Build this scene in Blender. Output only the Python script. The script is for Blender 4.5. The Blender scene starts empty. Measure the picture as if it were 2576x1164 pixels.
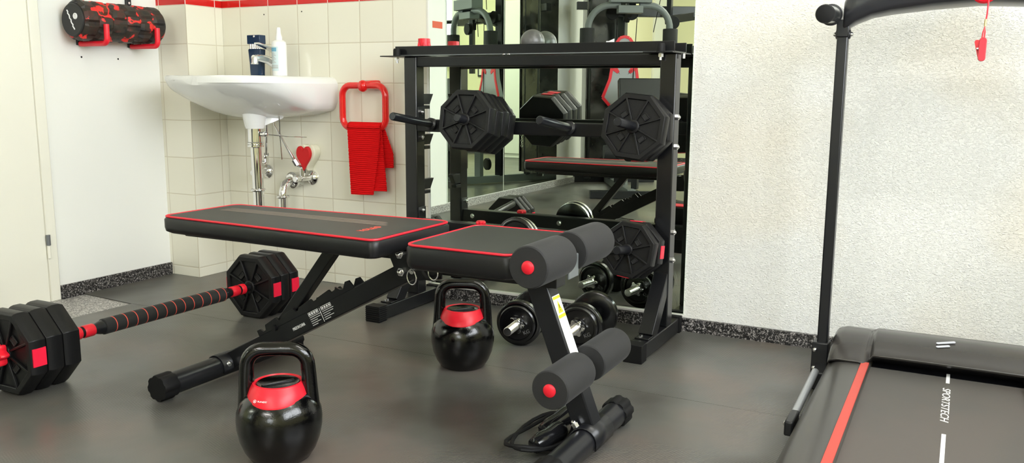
import bpy, bmesh, math, random
from mathutils import Vector, Matrix, Euler
random.seed(4)
PI = math.pi
scene = bpy.context.scene
COL = scene.collection
V = Vector

# ------------------------------------------------------------------ camera
CAM = V((2.64243, -2.67100, 0.76805))
YAW, PIT, ROLL, FPX = math.radians(27.58208), math.radians(9.32567), math.radians(0.35506), 2171.04
fw = V((-math.sin(YAW) * math.cos(PIT), math.cos(YAW) * math.cos(PIT), -math.sin(PIT)))
rt = fw.cross(V((0, 0, 1))).normalized()
up = rt.cross(fw)
r2 = rt * math.cos(ROLL) + up * math.sin(ROLL)
u2 = -rt * math.sin(ROLL) + up * math.cos(ROLL)
cd = bpy.data.cameras.new('camera')
cam = bpy.data.objects.new('camera', cd)
COL.objects.link(cam)
M = Matrix((r2, u2, -fw)).transposed().to_4x4()
M.translation = CAM
cam.matrix_world = M
cd.sensor_width = 36.0
cd.lens = FPX / 2576 * 36.0
cd.clip_start = 0.02
scene.camera = cam

# ------------------------------------------------------------------ world, exposure, light levels
world = bpy.data.worlds.new('world')
scene.world = world
world.use_nodes = True
world.node_tree.nodes['Background'].inputs[0].default_value = (0.75, 0.85, 1.0, 1)
world.node_tree.nodes['Background'].inputs[1].default_value = 0.6
scene.view_settings.view_transform = 'Standard'
scene.view_settings.look = 'None'
scene.view_settings.gamma = 1.0
scene.view_settings.exposure = 0.74
WIN_RIGHT = 8.0      # radiance of the daylight in the right-hand window
WIN_REAR = 7.0        # and in the rear window
LAMP = 18.0            # ceiling lamp over the treadmill
LAMP_REAR_FILL = 60.0      # unseen lamp added over the multi gym to brighten the rear walls
scene.cycles.max_bounces = 10
scene.cycles.diffuse_bounces = 5
scene.cycles.glossy_bounces = 6
scene.cycles.use_denoising = True
scene.cycles.sample_clamp_indirect = 6.0

# ------------------------------------------------------------------ materials
def mat(name, col, rough=0.5, metal=0.0, spec=0.5, bump=None, coat=0.0, var=None, sheen=0.0):
    m = bpy.data.materials.new(name)
    m.use_nodes = True
    nt = m.node_tree
    b = nt.nodes['Principled BSDF']
    b.inputs['Base Color'].default_value = (*col, 1)
    b.inputs['Roughness'].default_value = rough
    b.inputs['Metallic'].default_value = metal
    b.inputs['Specular IOR Level'].default_value = spec
    b.inputs['Coat Weight'].default_value = coat
    b.inputs['Coat Roughness'].default_value = 0.08
    b.inputs['Sheen Weight'].default_value = sheen
    tc = nt.nodes.new('ShaderNodeTexCoord')
    if bump:
        scale, strength = bump
        n = nt.nodes.new('ShaderNodeTexNoise')
        n.inputs['Scale'].default_value = scale
        n.inputs['Detail'].default_value = 4
        nt.links.new(tc.outputs['Object'], n.inputs['Vector'])
        bp = nt.nodes.new('ShaderNodeBump')
        bp.inputs['Strength'].default_value = strength
        bp.inputs['Distance'].default_value = 0.002
        nt.links.new(n.outputs['Fac'], bp.inputs['Height'])
        nt.links.new(bp.outputs['Normal'], b.inputs['Normal'])
    if var:
        scale, col2 = var
        n = nt.nodes.new('ShaderNodeTexNoise')
        n.inputs['Scale'].default_value = scale
        n.inputs['Detail'].default_value = 3
        nt.links.new(tc.outputs['Object'], n.inputs['Vector'])
        r = nt.nodes.new('ShaderNodeMix')
        r.data_type = 'RGBA'
        r.inputs['A'].default_value = (*col, 1)
        r.inputs['B'].default_value = (*col2, 1)
        mr = nt.nodes.new('ShaderNodeMapRange')
        mr.inputs['From Min'].default_value = 0.4
        mr.inputs['From Max'].default_value = 0.62
        nt.links.new(n.outputs['Fac'], mr.inputs['Value'])
        nt.links.new(mr.outputs['Result'], r.inputs['Factor'])
        nt.links.new(r.outputs['Result'], b.inputs['Base Color'])
    return m

def nodes(m):
    nt = m.node_tree
    return nt, nt.nodes['Principled BSDF'], nt.nodes.new, nt.links.new

def tile_mat(name, axis, off):
    """glazed 15 cm wall tiles; axis = horizontal axis, off = where a joint falls"""
    m = mat(name, (0.83, 0.80, 0.68), 0.16, spec=0.5)
    nt, b, N, L = nodes(m)
    tc = N('ShaderNodeTexCoord'); sp = N('ShaderNodeSeparateXYZ'); L(tc.outputs['Object'], sp.inputs[0])
    def math_(op, a, bb=None):
        n = N('ShaderNodeMath'); n.operation = op
        for i, v in enumerate((a, bb)):
            if v is None: continue
            if isinstance(v, (int, float)): n.inputs[i].default_value = v
            else: L(v, n.inputs[i])
        return n.outputs[0]
    h = math_('SUBTRACT', sp.outputs[axis], off - 15.0)
    above = math_('GREATER_THAN', sp.outputs[2], 1.103)
    z = math_('SUBTRACT', sp.outputs[2], 0.0386 - 15.0)
    z = math_('SUBTRACT', z, math_('MULTIPLY', above, 0.030))
    def dist(v):
        f = math_('FRACT', math_('DIVIDE', v, 0.15))
        return math_('MULTIPLY', math_('MINIMUM', f, math_('SUBTRACT', 1.0, f)), 0.15)
    d = math_('MINIMUM', dist(h), dist(z))
    # the thin red course of strip tiles
    zz = sp.outputs[2]
    red = math_('MULTIPLY', math_('GREATER_THAN', zz, 1.0895), math_('LESS_THAN', zz, 1.1175))
    dz = math_('MINIMUM', math_('ABSOLUTE', math_('SUBTRACT', zz, 1.0886)), math_('ABSOLUTE', math_('SUBTRACT', zz, 1.1186)))
    d = math_('MINIMUM', d, dz)
    grout = math_('LESS_THAN', d, 0.0015)
    # slight tone change from tile to tile
    wn = N('ShaderNodeTexWhiteNoise'); wn.noise_dimensions = '2D'
    cmb = N('ShaderNodeCombineXYZ')
    L(math_('FLOOR', math_('DIVIDE', h, 0.15)), cmb.inputs[0]); L(math_('FLOOR', math_('DIVIDE', z, 0.15)), cmb.inputs[1])
    L(cmb.outputs[0], wn.inputs['Vector'])
    def mix(fac, a, bb):
        x = N('ShaderNodeMix'); x.data_type = 'RGBA'
        L(fac, x.inputs['Factor'])
        for k, v in (('A', a), ('B', bb)):
            if isinstance(v, tuple): x.inputs[k].default_value = (*v, 1)
            else: L(v, x.inputs[k])
        return x.outputs['Result']
    base = mix(wn.outputs['Value'], (0.83, 0.81, 0.70), (0.79, 0.765, 0.65))
    c = mix(red, base, (0.62, 0.012, 0.01))
    gc = mix(red, (0.60, 0.55, 0.43), (0.85, 0.70, 0.66))
    L(mix(grout, c, gc), b.inputs['Base Color'])
    rm = math_('ADD', math_('MULTIPLY', grout, 0.5), 0.16)
    L(rm, b.inputs['Roughness'])
    ramp = N('ShaderNodeMapRange'); L(d, ramp.inputs['Value'])
    ramp.inputs['From Max'].default_value = 0.004
    bp = N('ShaderNodeBump'); bp.inputs['Strength'].default_value = 0.6; bp.inputs['Distance'].default_value = 0.0012
    L(ramp.outputs['Result'], bp.inputs['Height']); L(bp.outputs['Normal'], b.inputs['Normal'])
    return m

def woodchip_mat():
    m = mat('woodchip_plaster', (0.86, 0.855, 0.82), 0.75, spec=0.25)
    nt, b, N, L = nodes(m)
    tc = N('ShaderNodeTexCoord')
    mp = N('ShaderNodeMapping'); mp.inputs['Rotation'].default_value = (0, 0.6, 0); mp.inputs['Scale'].default_value = (1.0, 1, 1.5)
    L(tc.outputs['Object'], mp.inputs['Vector'])
    n1 = N('ShaderNodeTexNoise'); n1.inputs['Scale'].default_value = 150; n1.inputs['Detail'].default_value = 5; n1.inputs['Distortion'].default_value = 1.2
    L(mp.outputs[0], n1.inputs['Vector'])
    vo = N('ShaderNodeTexVoronoi'); vo.inputs['Scale'].default_value = 100
    L(mp.outputs[0], vo.inputs['Vector'])
    mr = N('ShaderNodeMapRange'); mr.inputs['From Min'].default_value = 0.5; mr.inputs['From Max'].default_value = 0.72; L(n1.outputs['Fac'], mr.inputs['Value'])
    mv = N('ShaderNodeMapRange'); mv.inputs['From Min'].default_value = 0.45; mv.inputs['From Max'].default_value = 0.1; L(vo.outputs['Distance'], mv.inputs['Value'])
    ad = N('ShaderNodeMath'); ad.operation = 'MULTIPLY_ADD'; ad.inputs[1].default_value = 0.45; L(mv.outputs[0], ad.inputs[0]); L(mr.outputs[0], ad.inputs[2])
    # filled-in wall plug: a rough ring standing proud of the plaster
    sub = N('ShaderNodeVectorMath'); sub.operation = 'SUBTRACT'; sub.inputs[1].default_value = (2.145, 0.006, 0.555)
    L(tc.outputs['Object'], sub.inputs[0])
    sc = N('ShaderNodeVectorMath'); sc.operation = 'MULTIPLY'; sc.inputs[1].default_value = (1, 0, 0.62); L(sub.outputs[0], sc.inputs[0])
    ln = N('ShaderNodeVectorMath'); ln.operation = 'LENGTH'; L(sc.outputs[0], ln.inputs[0])
    nn = N('ShaderNodeTexNoise'); nn.inputs['Scale'].default_value = 45; L(tc.outputs['Object'], nn.inputs['Vector'])
    nm = N('ShaderNodeMath'); nm.operation = 'MULTIPLY_ADD'; nm.inputs[1].default_value = 0.014; L(nn.outputs['Fac'], nm.inputs[0]); L(ln.outputs['Value'], nm.inputs[2])
    cp = N('ShaderNodeMath'); cp.operation = 'COMPARE'; cp.inputs[1].default_value = 0.0215; cp.inputs[2].default_value = 0.003; L(nm.outputs[0], cp.inputs[0])
    ad2 = N('ShaderNodeMath'); ad2.operation = 'MULTIPLY_ADD'; ad2.inputs[1].default_value = 1.6; L(cp.outputs[0], ad2.inputs[0]); L(ad.outputs[0], ad2.inputs[2])
    bp = N('ShaderNodeBump'); bp.inputs['Strength'].default_value = 0.65; bp.inputs['Distance'].default_value = 0.0028
    L(ad2.outputs[0], bp.inputs['Height']); L(bp.outputs['Normal'], b.inputs['Normal'])
    # faint warm stains in the paint
    st = N('ShaderNodeTexNoise'); st.inputs['Scale'].default_value = 2.2; st.inputs['Detail'].default_value = 2; L(tc.outputs['Object'], st.inputs['Vector'])
    sr = N('ShaderNodeMapRange'); sr.inputs['From Min'].default_value = 0.45; sr.inputs['From Max'].default_value = 0.75; L(st.outputs['Fac'], sr.inputs['Value'])
    mx = N('ShaderNodeMix'); mx.data_type = 'RGBA'; mx.inputs['A'].default_value = (0.86, 0.865, 0.845, 1); mx.inputs['B'].default_value = (0.85, 0.79, 0.67, 1)
    L(sr.outputs[0], mx.inputs['Factor']); L(mx.outputs['Result'], b.inputs['Base Color'])
    return m

def granite_mat(name, dark, light, thr):
    m = mat(name, dark, 0.45, spec=0.4)
    nt, b, N, L = nodes(m)
    tc = N('ShaderNodeTexCoord')
    n = N('ShaderNodeTexNoise'); n.inputs['Scale'].default_value = 165; n.inputs['Detail'].default_value = 4; n.inputs['Roughness'].default_value = 0.7
    n.inputs['Distortion'].default_value = 0.8
    L(tc.outputs['Object'], n.inputs['Vector'])
    r = N('ShaderNodeValToRGB')
    e = r.color_ramp.elements
    e[0].position = thr - 0.045; e[0].color = (*dark, 1)
    e[1].position = thr + 0.075; e[1].color = (*light, 1)
    L(n.outputs['Fac'], r.inputs[0]); L(r.outputs[0], b.inputs['Base Color'])
    bp = N('ShaderNodeBump'); bp.inputs['Strength'].default_value = 0.3; bp.inputs['Distance'].default_value = 0.001
    L(n.outputs['Fac'], bp.inputs['Height']); L(bp.outputs['Normal'], b.inputs['Normal'])
    return m

def rubber_mat():
    m = mat('rubber_matting', (0.07, 0.068, 0.064), 0.30, spec=0.5)
    nt, b, N, L = nodes(m)
    tc = N('ShaderNodeTexCoord')
    w1 = N('ShaderNodeTexWave'); w1.inputs['Scale'].default_value = 55; w1.inputs['Distortion'].default_value = 1.0; w1.inputs['Detail'].default_value = 1
    mp = N('ShaderNodeMapping'); mp.inputs['Rotation'].default_value = (0, 0, 0.35); L(tc.outputs['Object'], mp.inputs['Vector']); L(mp.outputs[0], w1.inputs['Vector'])
    w2 = N('ShaderNodeTexWave'); w2.inputs['Scale'].default_value = 55; w2.inputs['Distortion'].default_value = 1.0; w2.inputs['Detail'].default_value = 1
    mp2 = N('ShaderNodeMapping'); mp2.inputs['Rotation'].default_value = (0, 0, 0.35 + PI / 2); L(tc.outputs['Object'], mp2.inputs['Vector']); L(mp2.outputs[0], w2.inputs['Vector'])
    mu = N('ShaderNodeMath'); mu.operation = 'MULTIPLY_ADD'; mu.inputs[1].default_value = 0.6; L(w2.outputs['Fac'], mu.inputs[0]); L(w1.outputs['Fac'], mu.inputs[2])
    wear = N('ShaderNodeTexNoise'); wear.inputs['Scale'].default_value = 3.0; wear.inputs['Detail'].default_value = 3; L(tc.outputs['Object'], wear.inputs['Vector'])
    wr = N('ShaderNodeMapRange'); wr.inputs['From Min'].default_value = 0.4; wr.inputs['From Max'].default_value = 0.65; L(wear.outputs['Fac'], wr.inputs['Value'])
    hm = N('ShaderNodeMath'); hm.operation = 'MULTIPLY'; L(mu.outputs[0], hm.inputs[0]); L(wr.outputs[0], hm.inputs[1])
    und = N('ShaderNodeTexNoise'); und.inputs['Scale'].default_value = 9; und.inputs['Detail'].default_value = 2; L(tc.outputs['Object'], und.inputs['Vector'])
    am = N('ShaderNodeMath'); am.operation = 'MULTIPLY_ADD'; am.inputs[1].default_value = 2.5; L(und.outputs['Fac'], am.inputs[0]); L(hm.outputs[0], am.inputs[2])
    bp = N('ShaderNodeBump'); bp.inputs['Strength'].default_value = 0.4; bp.inputs['Distance'].default_value = 0.0012
    L(am.outputs[0], bp.inputs['Height']); L(bp.outputs['Normal'], b.inputs['Normal'])
    # slightly brown and slightly grey patches; the dark ones paint in shadow
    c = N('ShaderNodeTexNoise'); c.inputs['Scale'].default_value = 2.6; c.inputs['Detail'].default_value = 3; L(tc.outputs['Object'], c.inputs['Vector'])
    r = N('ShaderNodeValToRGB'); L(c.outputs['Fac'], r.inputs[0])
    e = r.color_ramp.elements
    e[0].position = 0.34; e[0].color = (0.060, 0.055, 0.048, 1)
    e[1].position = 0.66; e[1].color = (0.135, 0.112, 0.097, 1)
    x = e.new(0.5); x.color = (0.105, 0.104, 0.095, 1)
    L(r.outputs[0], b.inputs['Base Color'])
    return m

def camo_mat():
    m = mat('camo_foam', (0.02, 0.018, 0.018), 0.55)
    nt, b, N, L = nodes(m)
    tc = N('ShaderNodeTexCoord')
    n = N('ShaderNodeTexNoise'); n.inputs['Scale'].default_value = 20; n.inputs['Detail'].default_value = 2.5; n.inputs['Distortion'].default_value = 0.35
    L(tc.outputs['Object'], n.inputs['Vector'])
    r = N('ShaderNodeValToRGB'); r.color_ramp.interpolation = 'CONSTANT'
    e = r.color_ramp.elements
    e[0].position = 0.0; e[0].color = (0.012, 0.011, 0.012, 1)
    e[1].position = 0.52; e[1].color = (0.06, 0.02, 0.015, 1)
    x = e.new(0.585); x.color = (0.75, 0.03, 0.025, 1)
    x = e.new(0.67); x.color = (0.10, 0.03, 0.012, 1)
    x = e.new(0.40); x.color = (0.030, 0.022, 0.016, 1)
    L(n.outputs['Fac'], r.inputs[0]); L(r.outputs[0], b.inputs['Base Color'])
    return m

def glow_mat(name, strength, kind):
    m = bpy.data.materials.new(name); m.use_nodes = True
    nt = m.node_tree; nt.nodes.clear()
    N, L = nt.nodes.new, nt.links.new
    out = N('ShaderNodeOutputMaterial'); em = N('ShaderNodeEmission'); L(em.outputs[0], out.inputs[0])
    em.inputs[1].default_value = strength
    if kind == 'lamp':
        em.inputs[0].default_value = (1.0, 0.97, 0.93, 1)
    else:   # daylight with leaves along the bottom of the view
        tc = N('ShaderNodeTexCoord'); sp = N('ShaderNodeSeparateXYZ'); L(tc.outputs['Object'], sp.inputs[0])
        n = N('ShaderNodeTexNoise'); n.inputs['Scale'].default_value = 9; n.inputs['Detail'].default_value = 5; L(tc.outputs['Object'], n.inputs['Vector'])
        a = N('ShaderNodeMath'); a.operation = 'MULTIPLY_ADD'; a.inputs[1].default_value = 0.5; L(n.outputs['Fac'], a.inputs[0]); L(sp.outputs[2], a.inputs[2])
        mr = N('ShaderNodeMapRange'); mr.inputs['From Min'].default_value = kind; mr.inputs['From Max'].default_value = kind + 0.5; L(a.outputs[0], mr.inputs['Value'])
        r = N('ShaderNodeValToRGB'); L(mr.outputs[0], r.inputs[0])
        e = r.color_ramp.elements
        e[0].position = 0.10; e[0].color = (0.16, 0.34, 0.26, 1)
        e[1].position = 0.34; e[1].color = (0.93, 0.97, 1.0, 1)
        L(r.outputs[0], em.inputs[0])
    return m

WHITE = mat('white_paint', (0.86, 0.865, 0.83), 0.6, spec=0.3, bump=(120, 0.05))
DOORP = mat('door_lacquer', (0.86, 0.845, 0.75), 0.35, bump=(40, 0.02))
YELLOW = mat('pale_yellow_paint', (0.80, 0.78, 0.50), 0.7, bump=(90, 0.05))
PANEL = mat('ceiling_boards', (0.80, 0.77, 0.60), 0.5)
TILE_B = tile_mat('wall_tiles', 0, 0.0)
TILE_PF = tile_mat('pier_tiles_front', 0, -0.10)
TILE_PS = tile_mat('pier_tiles_side', 1, -0.19)
CHIP = woodchip_mat()
GRAN = granite_mat('granite_skirting', (0.007, 0.0065, 0.007), (0.46, 0.43, 0.42), 0.555)
GRANF = granite_mat('granite_floor', (0.16, 0.15, 0.15), (0.66, 0.64, 0.62), 0.5)
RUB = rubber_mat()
UPR = mat('semi_gloss_black_steel', (0.0065, 0.0068, 0.0078), 0.22, spec=0.55)
STEEL = mat('black_powder_steel', (0.0075, 0.0078, 0.0088), 0.30, spec=0.36, bump=(900, 0.08))
STEEL2 = mat('satin_black_steel', (0.0095, 0.0100, 0.0125), 0.30, spec=0.42)
GREYST = mat('grey_powder_steel', (0.15, 0.165, 0.165), 0.45, spec=0.5)
PLAST = mat('black_plate_plastic', (0.0065, 0.0065, 0.007), 0.40, spec=0.27, bump=(600, 0.12))
IRON = mat('black_cast_iron', (0.003, 0.003, 0.0035), 0.24, spec=0.55, bump=(260, 0.10), coat=0.3)
KBM = mat('gloss_enamel_iron', (0.001, 0.001, 0.0012), 0.15, spec=0.45, bump=(330, 0.16), coat=0.25)
LEATH = mat('black_leatherette', (0.009, 0.0092, 0.010), 0.38, spec=0.36, bump=(700, 0.08))
LEATHT = mat('grey_black_leatherette', (0.038, 0.040, 0.038), 0.46, spec=0.4, bump=(700, 0.06))
STRIPE = mat('woven_grey_stripe', (0.17, 0.135, 0.115), 0.5)
FOAM = mat('black_foam', (0.021, 0.021, 0.022), 0.7, spec=0.3, bump=(420, 0.12), sheen=0.06)
RUBB = mat('black_rubber', (0.005, 0.005, 0.0055), 0.6, spec=0.25)
RED = mat('red_plastic', (0.80, 0.012, 0.030), 0.38, spec=0.5)
REDG = mat('glossy_red_plastic', (0.78, 0.010, 0.010), 0.12, spec=0.5, coat=0.4)
REDP = mat('red_piping', (0.74, 0.015, 0.035), 0.42)
REDV = mat('red_label_vinyl', (0.85, 0.012, 0.05), 0.4)
CORAL = mat('red_deck_strip', (0.54, 0.060, 0.043), 0.4)
TERRY = mat('red_towelling', (0.78, 0.008, 0.010), 0.9, spec=0.1)
nt_, b_, N_, L_ = nodes(TERRY)
tc_ = N_('ShaderNodeTexCoord'); wv_ = N_('ShaderNodeTexWave'); wv_.bands_direction = 'Z'; wv_.inputs['Scale'].default_value = 42; wv_.inputs['Distortion'].default_value = 1.5; wv_.inputs['Detail'].default_value = 2
L_(tc_.outputs['Object'], wv_.inputs['Vector'])
bp_ = N_('ShaderNodeBump'); bp_.inputs['Strength'].default_value = 0.8; bp_.inputs['Distance'].default_value = 0.003
L_(wv_.outputs['Fac'], bp_.inputs['Height']); L_(bp_.outputs['Normal'], b_.inputs['Normal'])
CHROME = mat('chrome', (0.82, 0.82, 0.82), 0.08, metal=1.0)
BOLT = mat('zinc_bolt', (0.75, 0.75, 0.76), 0.22, metal=1.0)
THREAD = mat('threaded_chrome', (0.70, 0.69, 0.68), 0.22, metal=1.0)
CERAM = mat('white_porcelain', (0.84, 0.85, 0.845), 0.09, spec=0.55, coat=0.3)
NAVY = mat('navy_bottle', (0.006, 0.028, 0.075), 0.22, spec=0.5)
WPLAS = mat('white_plastic', (0.86, 0.87, 0.87), 0.35)
LBLUE = mat('blue_label', (0.16, 0.42, 0.60), 0.4)
LPALE = mat('pale_blue_label', (0.62, 0.74, 0.78), 0.4)
LTEXT = mat('grey_label_print', (0.42, 0.40, 0.38), 0.5)
INK = mat('white_print', (0.85, 0.85, 0.85), 0.5)
ORINK = mat('red_print', (0.80, 0.10, 0.07), 0.5)
YEL = mat('yellow_label', (0.85, 0.66, 0.02), 0.45)
BLK = mat('black_void', (0.004, 0.004, 0.004), 0.7)
CREAM = mat('cream_sponge', (0.80, 0.78, 0.62), 0.8)
HEARTR = mat('red_felt', (0.62, 0.010, 0.012), 0.75, bump=(300, 0.2))
HOOD = mat('satin_black_hood', (0.034, 0.031, 0.029), 0.22, spec=0.6)
RAIL = mat('satin_black_rail', (0.050, 0.047, 0.043), 0.28, spec=0.5)
BELT = mat('treadmill_belt', (0.078, 0.074, 0.068), 0.52, spec=0.4, bump=(800, 0.10), var=(3.0, (0.092, 0.080, 0.072)))
GREYR = mat('grey_metal_rod', (0.50, 0.52, 0.55), 0.35, metal=0.7)
CONS = mat('console_plastic', (0.030, 0.031, 0.036), 0.28, spec=0.5)
ALU = mat('pale_aluminium', (0.80, 0.79, 0.75), 0.35, metal=0.3)
GREYL = mat('grey_leatherette', (0.36, 0.37, 0.39), 0.5)
SMOKE = mat('smoked_panel', (0.010, 0.010, 0.0095), 0.13, spec=0.6, var=(7, (0.045, 0.043, 0.040)))
BALLG = mat('grey_rubber_ball', (0.10, 0.10, 0.097), 0.33, var=(40, (0.07, 0.07, 0.067)))
PAPER = mat('pale_picture', (0.75, 0.76, 0.62), 0.6)
MIRR = mat('silvered_mirror', (0.84, 0.92, 0.83), 0.0, metal=1.0)
ORANGE = mat('orange_red_sticker', (0.72, 0.09, 0.03), 0.5)

# ------------------------------------------------------------------ mesh helpers
class MB:
    def __init__(s): s.b = bmesh.new()
    def box(s, c, d, R=None):
        r = bmesh.ops.create_cube(s.b, size=1.0)
        m = Matrix.Diagonal((*d, 1))
        if R is not None: m = R.to_4x4() @ m
        m = Matrix.Translation(c) @ m
        bmesh.ops.transform(s.b, matrix=m, verts=r['verts'])
        return s
    def bb(s, x0, x1, y0, y1, z0, z1):
        return s.box(((x0 + x1) / 2, (y0 + y1) / 2, (z0 + z1) / 2), (abs(x1 - x0), abs(y1 - y0), abs(z1 - z0)))
    def bar(s, p, q, w, h, upv=(0, 0, 1)):
        """square bar from p to q: w across, h along the up vector"""
        p, q = V(p), V(q); d = (q - p); L = d.length; d.normalize()
        x = d.cross(V(upv)).normalized(); z = x.cross(d)
        R = Matrix((x, d, z)).transposed()
        return s.box((p + q) / 2, (w, L, h), R)
    def rings(s, rings, close=True, caps=True):
        n = len(rings[0]); vs = [[s.b.verts.new(p) for p in r] for r in rings]
        for a, b in zip(vs, vs[1:]):
            for i in range(n if close else n - 1):
                j = (i + 1) % n
                s.b.faces.new((a[i], a[j], b[j], b[i]))
        if caps:
            s.b.faces.new(list(reversed(vs[0]))); s.b.faces.new(vs[-1])
        return vs
    def cyl(s, p, q, r, r1=None, n=24):
        return s.lathe(p, V(q) - V(p), [(r, 0.0), (r if r1 is None else r1, (V(q) - V(p)).length)], n)
    def lathe(s, o, ax, prof, n=32, sx=1.0, xdir=None, cap=True):
        """prof = (radius, height along ax)"""
        o = V(o); ax = V(ax).normalized()
        x = V(xdir) if xdir is not None else (V((1, 0, 0)) if abs(ax.x) < 0.9 else V((0, 1, 0)))
        x = (x - ax * x.dot(ax)).normalized(); y = ax.cross(x)
        rs = [[o + ax * h + (x * math.cos(2 * PI * i / n) * sx + y * math.sin(2 * PI * i / n)) * max(r, 1e-4) for i in range(n)] for r, h in prof]
        s.rings(rs, caps=cap)
        return s
    def tube(s, pts, r, n=12, closed=False, flat=1.0):
        pts = [V(p) for p in pts]; m = len(pts)
        rad = r if isinstance(r, (list, tuple)) else [r] * m
        prev = None; rs = []
        for i, p in enumerate(pts):
            if closed: t = pts[(i + 1) % m] - pts[i - 1]
            else: t = pts[min(i + 1, m - 1)] - pts[max(i - 1, 0)]
            t.normalize()
            if prev is None:
                a = V((0, 0, 1)) if abs(t.z) < 0.9 else V((1, 0, 0))
                x = t.cross(a).normalized()
            else:
                x = (prev - t * prev.dot(t)).normalized()
            prev = x; y = t.cross(x)
            rs.append([p + (x * math.cos(2 * PI * k / n) * flat + y * math.sin(2 * PI * k / n)) * rad[i] for k in range(n)])
        if closed: rs.append(rs[0]); 
        if closed:
            vs = [[s.b.verts.new(p) for p in r_] for r_ in rs[:-1]]
            for i in range(m):
                a, b = vs[i], vs[(i + 1) % m]
                for k in range(n):
                    j = (k + 1) % n
                    s.b.faces.new((a[k], a[j], b[j], b[k]))
        else: s.rings(rs)
        return s
    def prism(s, poly, ext):
        ext = V(ext)
        a = [V(p) for p in poly]
        s.rings([a, [p + ext for p in a]])
        return s
    def sph(s, c, r, n=24, sc=(1, 1, 1)):
        q = bmesh.ops.create_uvsphere(s.b, u_segments=n, v_segments=n // 2, radius=r)
        bmesh.ops.transform(s.b, matrix=Matrix.Translation(c) @ Matrix.Diagonal((*sc, 1)), verts=q['verts'])
        return s
    def torus(s, c, ax, R, r, n=32, k=10):
        ax = V(ax).normalized(); x = V((1, 0, 0)) if abs(ax.x) < 0.9 else V((0, 1, 0))
        x = (x - ax * x.dot(ax)).normalized(); y = ax.cross(x)
        return s.tube([V(c) + x * math.cos(2 * PI * i / n) * R + y * math.sin(2 * PI * i / n) * R for i in range(n)], r, k, closed=True)
    def xf(s, m):
        bmesh.ops.transform(s.b, matrix=m, verts=s.b.verts); return s

def base(name):
    return name

def obj(name, mb, m, parent=None, bevel=0.0, seg=2, sub=0, ang=38, world=True, label=None, kind=None):
    b = mb.b
    bmesh.ops.recalc_face_normals(b, faces=b.faces)
    for f in b.faces: f.smooth = True
    for e in b.edges:
        if len(e.link_faces) == 2:
            e.smooth = e.calc_face_angle(0) < math.radians(ang)
    me = bpy.data.meshes.new(name)
    b.to_mesh(me); b.free()
    o = bpy.data.objects.new(name, me)
    COL.objects.link(o)
    me.materials.append(m)
    if bevel:
        bv = o.modifiers.new('bevel', 'BEVEL'); bv.width = bevel; bv.segments = seg
        bv.limit_method = 'ANGLE'; bv.angle_limit = math.radians(35); bv.harden_normals = False
    if sub:
        sm = o.modifiers.new('sub', 'SUBSURF'); sm.levels = sub; sm.render_levels = sub
    if parent is not None:
        o.parent = parent
        if world:
            r = parent
            while r is not None and r.type != 'EMPTY': r = r.parent
            if parent.type == 'EMPTY': o.location = -V(parent.location)
    if label: o['label'] = label
    if kind: o['kind'] = kind
    return o

def thing(name, label, cat, loc=(0, 0, 0), group=None):
    o = bpy.data.objects.new(name, None); COL.objects.link(o)
    o.empty_display_size = 0.05
    o.location = loc
    o['label'] = label; o['category'] = cat
    if group: o['group'] = group
    return o

def tag(o, label, cat, group=None):
    o['label'] = label; o['category'] = cat
    if group: o['group'] = group
    return o

def struct(name, mb, m, parent=None, **k):
    o = obj(name, mb, m, parent, **k)
    if parent is None: o['kind'] = 'structure'
    return o

def copy_tree(o, parent=None):
    c = o.copy(); COL.objects.link(c); c.parent = parent
    for ch in list(o.children): copy_tree(ch, c)
    return c

def text(name, body, size, M4, m, parent, extr=0.0004, label=None, spacing=1.0, shear=0.0, align='CENTER'):
    cu = bpy.data.curves.new('t', 'FONT'); cu.body = body; cu.size = size; cu.extrude = extr
    cu.align_x = align; cu.align_y = 'CENTER'; cu.space_character = spacing; cu.shear = shear
    t = bpy.data.objects.new('t', cu); COL.objects.link(t)
    dg = bpy.context.evaluated_depsgraph_get()
    me = bpy.data.meshes.new_from_object(t.evaluated_get(dg))
    bpy.data.objects.remove(t)
    me.transform(M4)
    me.name = name
    me.materials.clear(); me.materials.append(m)
    o = bpy.data.objects.new(name, me); COL.objects.link(o)
    o.parent = parent
    if parent is not None and parent.type == 'EMPTY': o.location = -V(parent.location)
    if label: o['label'] = label
    return o

def frame(o, x, y):
    """matrix with local x along x, local y along y at o"""
    x = V(x).normalized(); z = x.cross(V(y)).normalized(); y = z.cross(x)
    m = Matrix((x, y, z)).transposed().to_4x4(); m.translation = V(o)
    return m

def rrect(x0, x1, y0, y1, r, z, n=6):
    pts = []
    for cx, cy, a0 in ((x1 - r, y1 - r, 0), (x0 + r, y1 - r, 90), (x0 + r, y0 + r, 180), (x1 - r, y0 + r, 270)):
        for i in range(n + 1):
            a = math.radians(a0 + 90 * i / n)
            pts.append(V((cx + r * math.cos(a), cy + r * math.sin(a), z)))
    return pts

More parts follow.
